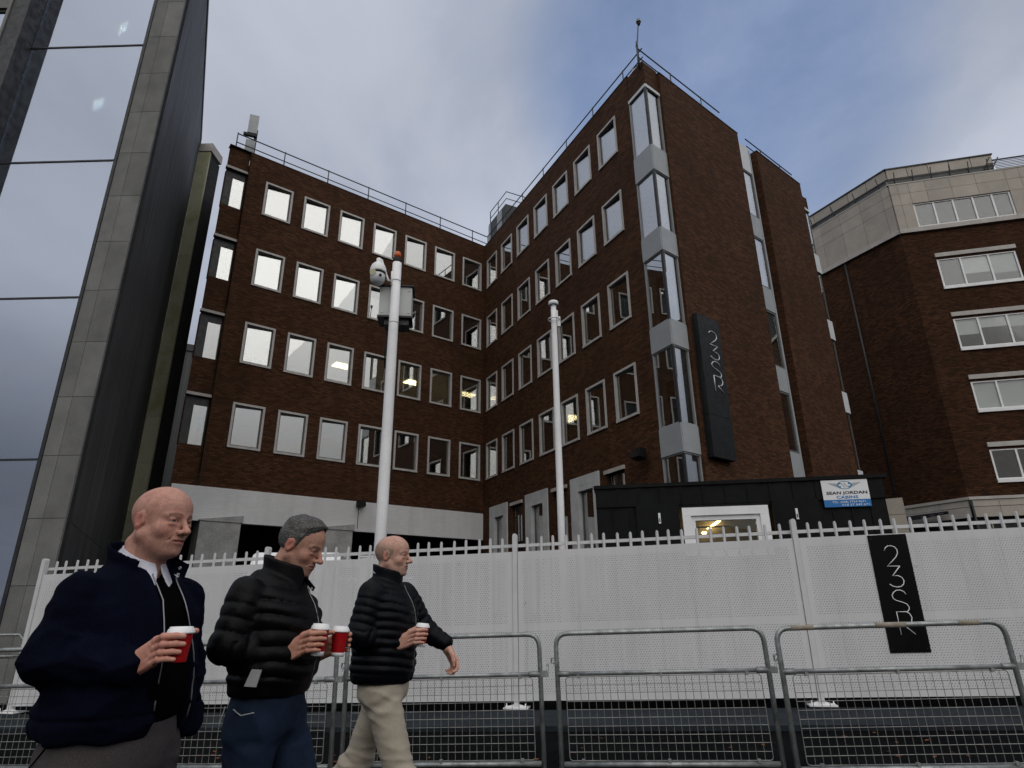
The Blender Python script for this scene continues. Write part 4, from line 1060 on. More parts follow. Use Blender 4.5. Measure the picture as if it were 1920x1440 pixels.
part('ring_clip', MB().box(.06, .12, -.03, .02, 6.28, 6.48).box(.045, .075, -.05, .03, 6.45, 6.6), 'white_metal', cp2)

# ------------------------------------------------------------------ crowd barriers on the near side of the road
def tube_corner(pts, r, k=5):
    """round the corners of a polyline"""
    out = [Vector(pts[0])]
    for a, b, c in zip(pts, pts[1:], pts[2:]):
        a, b, c = Vector(a), Vector(b), Vector(c)
        u = (a - b).normalized(); v = (c - b).normalized()
        p, q = b + u * r, b + v * r
        for i in range(k + 1):
            t = i / k; out.append(p * (1 - t) ** 2 + b * 2 * t * (1 - t) + q * t ** 2)
    out.append(Vector(pts[-1])); return out
BW = 1.76
def barrier():
    root = thing('crowd_barrier', (0, 0, 0), 'x', 'barrier', 'galvanised crowd barriers in a row along the road')
    m = MB().tube(tube_corner([(0, 0, .0), (0, 0, 1.115), (BW, 0, 1.115), (BW, 0, .0)], .11), .021, 10)
    fr_ = part('frame', m, 'galvanised', root)
    part('middle_rail', MB().tube([(.02, 0, .79), (BW - .02, 0, .79)], .019, 10).tube([(.0, 0, .79), (.10, 0, .79)], .024, 8).tube([(BW - .10, 0, .79), (BW, 0, .79)], .024, 8), 'galvanised', root)
    part('bottom_rail', MB().tube([(.02, 0, .105), (BW - .02, 0, .105)], .021, 10), 'galvanised', root)
    w = MB(); x0, x1, z0, z1 = .07, BW - .07, .135, .765
    w.tube(tube_corner([(x0 + .3, -.012, z0), (x0, -.012, z0), (x0, -.012, z1), (x1, -.012, z1), (x1, -.012, z0), (x0 + .3, -.012, z0)], .03, 3), .0042, 5)
    n = 26
    for i in range(1, n): x = x0 + (x1 - x0) * i / n; w.tube([(x, -.010, z0), (x + .002 * math.sin(i * 2.3), -.010, (z0 + z1) / 2), (x, -.010, z1)], .0026, 4, caps=False)
    k = 10
    for i in range(1, k): z = z0 + (z1 - z0) * i / k; w.tube([(x0, -.014, z), ((x0 + x1) / 2, -.014, z + .002 * math.sin(i * 1.7)), (x1, -.014, z)], .0026, 4, caps=False)
    tag(part('wire_mesh', w, 'wire', root), kind='stuff')
    for x in (.18, BW / 2, BW - .18):
        part('mesh_clip', MB().box(x - .012, x + .012, -.022, .01, .755, .785), 'galvanised', root); part('mesh_clip', MB().box(x - .012, x + .012, -.022, .01, .12, .145), 'galvanised', root)
    part('hook', MB().tube([(BW, 0, .79), (BW + .06, 0, .79), (BW + .07, -.0, .87)], .011, 6).box(BW + .01, BW + .07, -.02, .02, .765, .815), 'galvanised', root)
    part('loop', MB().tube([(-.02, 0, .88), (-.045, 0, .88), (-.045, 0, .92), (-.02, 0, .92)], .009, 6), 'galvanised', root)
    for x in (0.0, BW): part('foot', MB().box(x - .03, x + .03, -.26, .26, .0, .012), 'galvanised', root)
    return root
bar = barrier()
spots = [((-5.10, 6.62), (-3.36, 6.40), 'crowd barrier at the far left behind the man in the navy jacket'),
         ((-3.34, 6.40), (-1.60, 6.16), 'crowd barrier behind the man carrying two cups'),
         ((-1.51, 6.19), (.24, 6.00), 'crowd barrier behind the man in beige trousers'),
         ((.385, 5.945), (2.115, 5.685), 'crowd barrier with a bare top rail, alone in the middle of the row'),
         ((2.165, 5.50), (3.90, 5.33), 'crowd barrier with brown tape on its top rail in front of the black sign'),
         ((4.16, 5.29), (5.89, 5.08), 'crowd barrier at the far right end of the row')]
for i, (a, b, lab) in enumerate(spots):
    o = bar if i == 0 else copy_tree(bar)
    o.location = (a[0], a[1], zg(a[0])); o['label'] = lab
    o.rotation_euler = (0, -math.atan2(zg(b[0]) - zg(a[0]), b[0] - a[0]), math.atan2(b[1] - a[1], b[0] - a[0]))
    if i == 4:
        for x0, x1 in ((.12, .30), (.78, 1.02), (1.42, 1.58)): place(bpy.data.objects.new('tape', MB().tube([(x0, 0, 1.115), (x1, 0, 1.115)], .0225, 10).mesh('tape', 'worn_tape')), o)
# fallen leaves by the barrier feet
lf = MB(); rg = random.Random(11)
for i in range(420):
    k = rg.random()
    if k < .45: x, y = rg.gauss(-3.0, .9), 6.35 + rg.gauss(.15, .35)
    elif k < .75: x, y = rg.gauss(-1.5, .25), 6.3 + rg.gauss(.1, .2)
    else: x, y = rg.uniform(-5, 5), 6.6 - .17 * rg.uniform(0, 4) + rg.gauss(.4, .6)
    a = rg.uniform(0, 6.28); s_ = rg.uniform(.018, .04); z = zg(x) + .006
    p = [(x + math.cos(a + t) * s_ * q, y + math.sin(a + t) * s_ * q, z + rg.uniform(0, .014)) for t, q in ((0, 1), (1.3, .5), (3.14, 1), (4.9, .5))]
    lf.face(p)
tag(part('fallen_leaves', lf, 'leaf'), 'rust coloured leaves scattered on the asphalt by the barriers', 'leaves', kind='stuff')
# ------------------------------------------------------------------ people: implicit surfaces meshed once
F32 = np.float32
class Grid:
    def __init__(s, lo, hi, h):
        s.lo = np.array(lo, F32); s.h = h
        n = [int(math.ceil((b - a) / h)) + 1 for a, b in zip(lo, hi)]
        s.n = n
        s.X = (lo[0] + h * np.arange(n[0], dtype=F32))[:, None, None]
        s.Y = (lo[1] + h * np.arange(n[1], dtype=F32))[None, :, None]
        s.Z = (lo[2] + h * np.arange(n[2], dtype=F32))[None, None, :]
        s.Ya = np.abs(s.Y)
    def cap(s, a, b, ra, rb, sym=False):
        Y = s.Ya if sym else s.Y
        d = np.array(b, F32) - np.array(a, F32); L = float(d @ d) + 1e-9
        px, py, pz = s.X - a[0], Y - a[1], s.Z - a[2]
        t = np.clip((px * d[0] + py * d[1] + pz * d[2]) / L, 0, 1)
        return np.sqrt((px - t * d[0]) ** 2 + (py - t * d[1]) ** 2 + (pz - t * d[2]) ** 2) - (ra + (rb - ra) * t)
    def ell(s, c, r, sym=False, tilt=0.0):
        Y = s.Ya if sym else s.Y
        px, py, pz = s.X - c[0], Y - c[1], s.Z - c[2]
        if tilt:
            ct, st = math.cos(tilt), math.sin(tilt); px, pz = px * ct - pz * st, px * st + pz * ct
        k0 = np.sqrt((px / r[0]) ** 2 + (py / r[1]) ** 2 + (pz / r[2]) ** 2)
        k1 = np.sqrt((px / r[0] ** 2) ** 2 + (py / r[1] ** 2) ** 2 + (pz / r[2] ** 2) ** 2) + 1e-6
        return k0 * (k0 - 1) / k1
    def chain(s, pts, rs, k=0.006):
        d = None
        for a, b, ra, rb in zip(pts, pts[1:], rs, rs[1:]):
            c = s.cap(a, b, ra, rb); d = c if d is None else smin(d, c, k)
        return d
    def loft(s, secs, power=2.0):
        """stack of ellipses: (z, centre x, half depth, half width)"""
        secs = sorted(secs); z = np.array([q[0] for q in secs]); zz = s.Z.ravel()
        def it(i):
            v = np.array([q[i] for q in secs]); m = np.gradient(v, z)
            j = np.clip(np.searchsorted(z, zz) - 1, 0, len(z) - 2); h = z[j + 1] - z[j]; t = np.clip((zz - z[j]) / h, 0, 1)
            return ((2 * t**3 - 3 * t**2 + 1) * v[j] + (t**3 - 2 * t**2 + t) * h * m[j] + (-2 * t**3 + 3 * t**2) * v[j + 1] + (t**3 - t**2) * h * m[j + 1]).astype(F32)[None, None, :]
        cx, a, b = it(1), it(2), it(3)
        k = ((np.abs(s.X - cx) / a) ** power + (s.Ya / b) ** power) ** (1 / power)
        d = (k - 1) * np.minimum(a, b)
        return smax(d, np.maximum(z[0] - s.Z, s.Z - z[-1]), 0.02)
    def noise(s, seed, freq, n=6, stretch=(1, 1, 1)):
        r = np.random.RandomState(seed); o = 0
        for i in range(n):
            v = r.normal(size=3); v = v / np.linalg.norm(v) * freq * r.uniform(.6, 1.5) * np.array(stretch); p = r.uniform(0, 6.28)
            o = o + np.sin(s.X * v[0] + s.Y * v[1] + s.Z * v[2] + p + 1.3 * np.sin(s.X * v[1] * .5 + s.Z * v[0] * .6 + p * 2))
        return (o / n).astype(F32)
def smin(a, b, k):
    h = np.clip(0.5 + 0.5 * (b - a) / k, 0, 1); return b + (a - b) * h - k * h * (1 - h)
def smax(a, b, k): return -smin(-a, -b, k)
def nets(g, D):
    """surface nets: returns vertices and quads"""
    D = np.broadcast_to(D, g.n).astype(F32)
    S = D < 0
    nx, ny, nz = g.n
    c = np.zeros((nx - 1, ny - 1, nz - 1), np.int8)
    for i in (0, 1):
        for j in (0, 1):
            for k in (0, 1): c += S[i:nx - 1 + i, j:ny - 1 + j, k:nz - 1 + k]
    act = (c > 0) & (c < 8)
    idx = np.full(act.shape, -1, np.int64); I, J, K = np.nonzero(act); idx[I, J, K] = np.arange(len(I))
    P = np.zeros((len(I), 3)); W = np.zeros(len(I))
    cor = [(i, j, k) for i in (0, 1) for j in (0, 1) for k in (0, 1)]
    for a in cor:
        for ax in range(3):
            if a[ax] == 1: continue
            b = list(a); b[ax] = 1
            da = D[I + a[0], J + a[1], K + a[2]]; db = D[I + b[0], J + b[1], K + b[2]]
            m = (da < 0) != (db < 0)
            t = np.where(m, da / np.where(m, da - db, 1), 0)
            for q in range(3): P[:, q] += m * (a[q] + (t if q == ax else 0))
            W += m
    P = P / W[:, None] + np.stack([I, J, K], 1)
    V = P * g.h + g.lo[None, :]
    fs = []
    for ax in range(3):
        u, v = (ax + 1) % 3, (ax + 2) % 3
        sl = [slice(None)] * 3; sl2 = [slice(None)] * 3
        sl[ax] = slice(0, -1); sl2[ax] = slice(1, None)
        ch = S[tuple(sl)] != S[tuple(sl2)]
        st = S[tuple(sl)]
        E = np.argwhere(ch); E = E[(E[:, u] > 0) & (E[:, v] > 0) & (E[:, u] < g.n[u] - 1) & (E[:, v] < g.n[v] - 1)]
        def cell(du, dv):
            q = E.copy(); q[:, u] += du; q[:, v] += dv; return idx[q[:, 0], q[:, 1], q[:, 2]]
        f = np.stack([cell(-1, -1), cell(0, -1), cell(0, 0), cell(-1, 0)], 1)
        ins = st[E[:, 0], E[:, 1], E[:, 2]]
        f[~ins] = f[~ins][:, ::-1]
        fs.append(f)
    Fq = np.concatenate(fs); Fq = Fq[(Fq >= 0).all(1)]
    return V, Fq
def xform(V, Fq, Mx):
    A = np.array(Mx.to_3x3()); V = V @ A.T + np.array(Mx.translation)
    if np.linalg.det(A) < 0: Fq = Fq[:, ::-1]
    return V, Fq
def npmesh(name, pieces, mat, cols=None):
    Vs, Fs, off = [], [], 0
    for V, Fq in pieces:
        Vs.append(V); Fs.append(Fq + off); off += len(V)
    V = np.concatenate(Vs); Fq = np.concatenate(Fs)
    me = bpy.data.meshes.new(name)
    me.vertices.add(len(V)); me.vertices.foreach_set('co', V.astype(F32).ravel())
    me.loops.add(len(Fq) * 4); me.loops.foreach_set('vertex_index', Fq.astype(np.int32).ravel())
    me.polygons.add(len(Fq)); me.polygons.foreach_set('loop_start', np.arange(0, len(Fq) * 4, 4, dtype=np.int32)); me.polygons.foreach_set('loop_total', np.full(len(Fq), 4, np.int32))
    me.polygons.foreach_set('use_smooth', np.ones(len(Fq), bool))
    me.update(calc_edges=True); me.validate()
    me.materials.append(M[mat])
    if cols is not None:
        at = me.color_attributes.new('tint', 'FLOAT_COLOR', 'POINT')
        at.data.foreach_set('color', np.concatenate([np.concatenate(cols), np.ones((len(V), 1))], 1).astype(F32).ravel())
    return me
# cloth and skin
def skin_mat():
    n = N('skin')
    at = n.n('ShaderNodeAttribute', attribute_name='tint')
    co = n.coord()
    a = n.ramp(n.noise(co, 55, 6, 0.75), 0.3, 0.7, 0.80, 1.12)
    v = n.n('ShaderNodeVectorMath', operation='SCALE'); n.l(at.outputs['Color'], v.inputs[0]); n.l(a, v.inputs['Scale'])
    red = n.mix(n.ramp(n.noise(co, 17, 5, 0.65), 0.46, 0.72, 0, .42), v.outputs[0], (0.42, 0.15, 0.12, 1))
    b = n.bsdf(red, 0.58, 0, 0.26, n.bump(n.noise(co, 260, 3), 0.5, 0.002))
    p = b.node; p.inputs['Subsurface Weight'].default_value = 0.06; p.inputs['Subsurface Radius'].default_value = (0.012, 0.005, 0.003); p.inputs['Subsurface Scale'].default_value = 1.0
    MATS['skin'] = n.done(b)
skin_mat()
def eye_mat():
    n = N('eye'); at = n.n('ShaderNodeAttribute', attribute_name='tint')
    MATS['eye'] = n.done(n.bsdf(at.outputs['Color'], 0.12, 0, 0.5))
eye_mat()
def cloth(name, c, rough, weave, wscale, sheen=0.0, spec=0.2, var=0.25, bump=0.4, bdist=0.002, c2=None, vscale=6):
    n = N(name); co = n.coord()
    a = n.noise(co, vscale, 5, 0.65); w = n.noise(co, wscale, 2, 0.7)
    cc = n.mix(n.ramp(a, 0.3, 0.7), c4(tuple(x * (1 - var) for x in c)), c4(c2 or tuple(x * (1 + var) for x in c)))
    cc = n.mix(weave, cc, n.mix(n.ramp(w, 0.35, 0.65), (0.25, 0.25, 0.25, 1), (1, 1, 1, 1)), 'MULTIPLY')
    b = n.bsdf(cc, rough, 0, spec, n.bump(n.math('ADD', w, n.math('MULTIPLY', n.noise(co, 45, 3), 0.8)), bump, bdist))
    if sheen:
        b.node.inputs['Sheen Weight'].default_value = sheen; b.node.inputs['Sheen Roughness'].default_value = 0.45
        b.node.inputs['Sheen Tint'].default_value = c4(tuple(min(1, x * 14) for x in c))
    MATS[name] = n.done(b)
cloth('navy_wool', (0.0030, 0.0042, 0.0135), 0.95, 0.75, 300, sheen=0.03, spec=0.06, bump=0.8, bdist=.003)
cloth('black_knit', (0.0022, 0.0022, 0.0026), 0.95, 0.4, 260, spec=0.03)
cloth('puffer_black', (0.0032, 0.0029, 0.0038), 0.46, 0.2, 90, spec=0.13, bump=0.35, bdist=0.003)
cloth('puffer_navy', (0.0028, 0.0033, 0.0056), 0.46, 0.2, 90, spec=0.13, bump=0.35, bdist=0.003)
cloth('shirt_white', (0.62, 0.62, 0.70), 0.8, 0.15, 300)
cloth('shirt_inner', (0.13, 0.13, 0.17), 0.85, 0.5, 180)
cloth('trouser_grey', (0.072, 0.062, 0.064), 0.9, 0.5, 360, var=0.15)
cloth('denim', (0.0075, 0.0165, 0.040), 0.85, 0.55, 380, c2=(0.016, 0.032, 0.070), var=0.3, vscale=4)
cloth('chino_beige', (0.46, 0.405, 0.325), 0.88, 0.25, 300, var=0.08)
cloth('shoe_dark', (0.02, 0.016, 0.013), 0.5, 0.1, 60)
def hair_mat():
    n = N('hair_grey'); co = n.scale(n.coord(), (.28, 1.0, .55))
    w = n.noise(co, 330, 3, 0.7); p = n.noise(n.coord(), 26, 4, 0.6)
    cc = n.mix(n.ramp(w, 0.36, 0.66), (0.022, 0.020, 0.019, 1), (0.17, 0.165, 0.16, 1))
    cc = n.mix(n.ramp(p, 0.35, 0.7, 0, .6), cc, (0.05, 0.046, 0.043, 1))
    MATS['hair_grey'] = n.done(n.bsdf(cc, 0.55, 0, 0.35, n.bump(w, 1.0, 0.004)))
hair_mat()
simple('zip_metal', (0.26, 0.26, 0.27), 0.35, metal=0.7)
simple('snap_metal', (0.75, 0.75, 0.75), 0.2, metal=0.9)
simple('tag_grey', (0.36, 0.36, 0.37), 0.6)

def lerp(C, m, c):
    m = np.clip(m, 0, 1)[:, None]; return C * (1 - m) + np.array(c)[None, :] * m
def head(skin, fat=0.0, shave=None, stubble=0.2, smile=0.0, nose=1.0, brow=(0.09, 0.055, 0.04), seed=1):
    g = Grid((-0.150, -0.112, -0.215), (0.135, 0.112, 0.135), 0.0026)
    d = g.ell((-0.014, 0, 0.030), (0.100, 0.0775, 0.088))
    d = smin(d, g.ell((0.020, 0, 0.042), (0.072, 0.066, 0.064)), 0.03)
    d = smin(d, g.ell((0.034, 0, -0.036), (0.056, 0.057 + .004 * fat, 0.066)), 0.03)
    d = smin(d, g.cap((-0.008, 0.050 + .006 * fat, -0.052), (0.052, 0.018, -0.098), 0.024 + .004 * fat, 0.019, True), 0.025)
    d = smin(d, g.ell((0.072, 0, -0.102), (0.019, 0.023, 0.017)), 0.018)
    d = smin(d, g.ell((0.016, 0, -0.082), (0.058, 0.052, 0.036 + .010 * fat)), 0.025)
    d = smin(d, g.ell((0.070, 0, -0.066), (0.024, 0.030, 0.027)), 0.018)
    d = smin(d, g.ell((0.052, 0.043, -0.030), (0.024, 0.021 + .003 * fat, 0.024), True), 0.018)
    d = smin(d, g.cap((0.086, 0.013, 0.017), (0.068, 0.047, 0.016), 0.0105, 0.0085, True), 0.012)
    d = smax(d, -g.ell((0.101, 0.0325, -0.002), (0.020, 0.0185, 0.0105), True), 0.012)
    d = smin(d, g.ell((0.078, 0.032, -0.0115), (0.011, 0.016, 0.006), True), 0.010)
    # lids over the eyeball, with a slit
    lid = g.ell((0.0745, 0.0325, -0.001), (0.0146, 0.0150, 0.0140), True)
    lid = smax(lid, -g.ell((0.092, 0.0325, -0.0015), (0.013, 0.0125, 0.0032), True), 0.002)
    d = smin(d, lid, 0.004)
    # nose
    d = smin(d, g.cap((0.088, 0, 0.012), (0.108 * 1.0 + .004 * nose, 0, -0.030), 0.0080, 0.0105), 0.010)
    d = smin(d, g.ell((0.110 + .005 * nose, 0, -0.0345), (0.0135, 0.0125, 0.0110)), 0.007)
    d = smin(d, g.ell((0.099, 0.0135, -0.038), (0.0125, 0.0080, 0.0090), True), 0.006)
    d = smax(d, -g.ell((0.108, 0.0075, -0.0475), (0.006, 0.0035, 0.004), True), 0.003)
    # lips
    mz = -0.0665
    d = smin(d, g.ell((0.0895, 0, mz + 0.0055), (0.0095, 0.021, 0.0055)), 0.006)
    d = smin(d, g.ell((0.0880, 0, mz - 0.0065), (0.0095, 0.018, 0.0065)), 0.006)
    cz = mz + 0.004 * smile
    slit = np.minimum(g.cap((0.0995, 0, mz), (0.089, 0.016, mz + .0005), 0.0022, 0.0022, True), g.cap((0.089, 0.016, mz + .0005), (0.078, 0.0275, cz), 0.0022, 0.0018, True))
    d = smax(d, -slit, 0.003)
    d = smax(d, -g.cap((0.093, 0.021, -0.042), (0.075, 0.034, -0.066), 0.0012, 0.0008, True), 0.006)    # fold from nose to mouth
    # ears
    ear = g.ell((-0.014, 0.0795, -0.006), (0.0185, 0.0085, 0.0315), True, 0.22)
    ear = smax(ear, -g.ell((-0.008, 0.0890, -0.004), (0.0105, 0.0075, 0.0185), True, 0.2), 0.004)
    ear = smin(ear, g.cap((-0.024, 0.084, 0.016), (-0.030, 0.083, -0.010), 0.0045, 0.0035, True), 0.004)
    ear = smin(ear, g.ell((0.001, 0.078, -0.010), (0.005, 0.006, 0.008), True), 0.005)
    d = smin(d, ear, 0.006)
    # neck
    d = smin(d, g.cap((-0.030, 0, -0.070), (-0.060, 0, -0.23), 0.056 + .008 * fat, 0.064 + .010 * fat), 0.022)
    if fat > .5: d = smin(d, g.cap((-0.075, .03, -0.075), (-0.075, -.03, -0.075), 0.022, 0.022), 0.02)
    d = d + 0.0009 * g.noise(seed, 70, 5)
    V, Fq = nets(g, d)
    x, y, z = V[:, 0], np.abs(V[:, 1]), V[:, 2]
    C = np.tile(np.array(skin), (len(V), 1))
    # cheeks, nose and ears are ruddier
    C = lerp(C, .35 * np.exp(-(((x - .07) / .03)**2 + ((y - .045) / .02)**2 + ((z + .03) / .025)**2)), (0.52, 0.17, 0.13))
    C = lerp(C, .35 * np.exp(-(((x - .115) / .015)**2 + (y / .015)**2 + ((z + .035) / .015)**2)), (0.52, 0.18, 0.13))
    C = lerp(C, .6 * np.clip((y - .0765) / .006, 0, 1) * np.clip((.036 - np.abs(z + .006)) / .01, 0, 1) * np.clip((.012 - x) / .01, 0, 1), (0.46, 0.14, 0.11))
    C = lerp(C, .8 * np.exp(-((y / .024)**4 + ((z - mz) / .010)**2)) * (x > .080), (0.34, 0.105, 0.09))
    C = lerp(C, .8 * (np.exp(-(((z - mz) / .0022)**2)) * (y < .027) * (x > .074)), (0.10, 0.035, 0.03))
    bz = .021 - .004 * ((y - .03) / .02)**2
    C = lerp(C, .85 * np.exp(-((z - bz) / .0048)**2) * (y > .012) * (y < .051) * (x > .055), brow)
    C = lerp(C, .75 * np.exp(-((np.sqrt(((y - .0325) / .0150)**2 + ((z + .001) / .0056)**2) - 1) / .22)**2) * (x > .070), (0.06, 0.03, 0.025))
    C = lerp(C, stubble * ((z < -.040) & (x > -.02)) * np.clip((-.035 - z) / .02, 0, 1) * (1 - np.exp(-((y / .022)**4 + ((z - mz) / .009)**2))) * (z > -.13), (0.17, 0.11, 0.085))
    if shave:
        hl = np.where(x < .03, np.clip(-.045 + (x + .05) * .55, -.06, .03), .03 + (x - .03) * 2.0)
        m = np.clip((z - hl) / .012, 0, 1) * np.clip((.055 + .35 * np.clip(-x, 0, .1) - (z - .0)) / .03, 0, 1) * (y < .085)
        C = lerp(C, shave[3] * m, shave[:3])
    rs_ = np.random.RandomState(seed + 40); f_ = 1 + .055 * rs_.normal(size=len(V)) + .05 * rs_.normal(size=len(V)) * ((z < -.045) & (x > -.02))
    C = np.clip(C * f_[:, None], .005, 1)
    return V, Fq, C
def eyeball(gaze):
    m = []; n, k = 20, 12
    u = Vector((1, 0, 0)); V = []; C = []
    rot = Vector((1, 0, 0)).rotation_difference(Vector(gaze).normalized()).to_matrix()
    for i in range(k + 1):
        th = PI * i / k
        for j in range(n):
            p = rot @ Vector((math.cos(th), math.sin(th) * math.cos(2 * PI * j / n), math.sin(th) * math.sin(2 * PI * j / n))) * 0.0128
            V.append(p); C.append((0.01, 0.01, 0.01) if th < .24 else ((0.03, 0.03, 0.03) if th < .55 else (0.36, 0.31, 0.29)))
    Fq = [(i * n + j, i * n + (j + 1) % n, (i + 1) * n + (j + 1) % n, (i + 1) * n + j) for i in range(k) for j in range(n)]
    return np.array(V), np.array(Fq), np.array(C)
def grip_hand(wrist, spread=1.0):
    """right hand closed round an upright cup standing on the local z axis; fingers pass on the -y side"""
    g = Grid((-0.205, -0.095, -0.125), (0.075, 0.085, 0.075), 0.0021)
    w = Vector(wrist)
    zs = [.026, .004, -.018, -.038]
    def P(th, r, z):
        r -= .0035
        return (-r * math.cos(R(th)), -r * math.sin(R(th)), z)
    d = None; pal = None
    for i, z in enumerate(zs):
        zz = z * spread
        mc = Vector(P(20 - 3 * i, .068 + .002 * i, zz - .008)); L = (1.0, 1.04, .94, .80)[i]
        t = [P(20 - 3 * i, .068 + .002 * i, zz - .008), P(20 + 50 * L, .0585, zz + .004), P(20 + 90 * L, .0505, zz + .006), P(20 + 117 * L, .0465, zz + .004)]
        f = g.chain(t, [.0122 - .0008 * i, .0105 - .0006 * i, .0094 - .0006 * i, .0080 - .0005 * i], .004)
        f = smin(f, g.ell(t[1], (.0112, .0108, .0100)), .004)
        d = f if d is None else smin(d, f, .0025)
        wp = w + Vector((0, 0, (1.5 - i) * .011))
        c = g.cap(tuple(wp), tuple(mc), .0215, .0130)
        pal = c if pal is None else smin(pal, c, .010)
    pal = smin(pal, g.cap(tuple(w + Vector((.01, .010, .012))), (-.070, .024, .018), .022, .017), .015)
    th = g.chain([(-.072, .022, .018), (-.046, .050, .034), (-.010, .0565, .042), (.016, .0510, .043)], [.017, .0125, .0108, .0085], .005)
    d = smin(smin(d, pal, .008), th, .007)
    d = smin(d, g.cap(tuple(w), tuple(w + Vector((-.09, 0, -.022))), .027, .030), .02)
    for i in range(4):   # tendons and knuckles
        mc = Vector(P(20 - 3 * i, .068 + .002 * i, zs[i] * spread - .008))
        d = smin(d, g.ell(tuple(mc + Vector((-.0, -.006, 0))), (.010, .009, .009)), .006)
        d = smin(d, g.cap(tuple(w + Vector((.03, -.018, (1.5 - i) * .011))), tuple(mc + Vector((0, -.008, 0))), .003, .004), .007)
    return nets(g, d + .0004 * g.noise(5, 160, 4))
def free_hand():
    """left hand hanging loose: x along the hand, z out of the back, y towards the thumb"""
    g = Grid((-0.095, -0.062, -0.100), (0.180, 0.085, 0.045), 0.0021)
    ys = [.029, .010, -.009, -.027]; d = None; pal = None
    ln = [(.040, .025, .019), (.044, .028, .020), (.040, .026, .019), (.031, .020, .017)]
    for i, y in enumerate(ys):
        p = Vector((.094 - .004 * abs(i - 1), y, 0)); pts = [tuple(p)]; a = 0
        for k, l in enumerate(ln[i]):
            a += R((24 + 5 * i, 38 + 3 * i, 26)[k]); p = p + Vector((math.cos(a) * l, y * .06, -math.sin(a) * l)); pts.append(tuple(p))
        f = g.chain(pts, [.0118 - .0007 * i, .0102 - .0006 * i, .0090 - .0006 * i, .0074 - .0004 * i], .004)
        d = f if d is None else smin(d, f, .0025)
        c = g.cap((.005, y * .45, -.004), pts[0], .0195, .0128); pal = c if pal is None else smin(pal, c, .01)
    th = g.chain([(.022, .030, -.012), (.058, .052, -.026), (.088, .052, -.036), (.110, .046, -.044)], [.0175, .0130, .0110, .0085], .006)
    d = smin(smin(d, pal, .007), th, .010)
    d = smin(d, g.cap((0, 0, -.002), (-.09, 0, 0), .026, .030), .02)
    return nets(g, d + .0004 * g.noise(6, 160, 4))
HANDS = {}
def sleeve_axis(g, pts):
    """distance along the arm, for quilting that follows it"""
    best = None; acc = 0; out = None
    for a, b in zip(pts, pts[1:]):
        d = np.array(b, F32) - np.array(a, F32); L = float(np.linalg.norm(d))
        px, py, pz = g.X - a[0], g.Y - a[1], g.Z - a[2]
        t = np.clip((px * d[0] + py * d[1] + pz * d[2]) / L ** 2, 0, 1)
        q = (px - t * d[0]) ** 2 + (py - t * d[1]) ** 2 + (pz - t * d[2]) ** 2
        s_ = acc + t * L
        if best is None: best, out = q, s_
        else: out = np.where(q < best, s_, out); best = np.minimum(best, q)
        acc += L
    return out
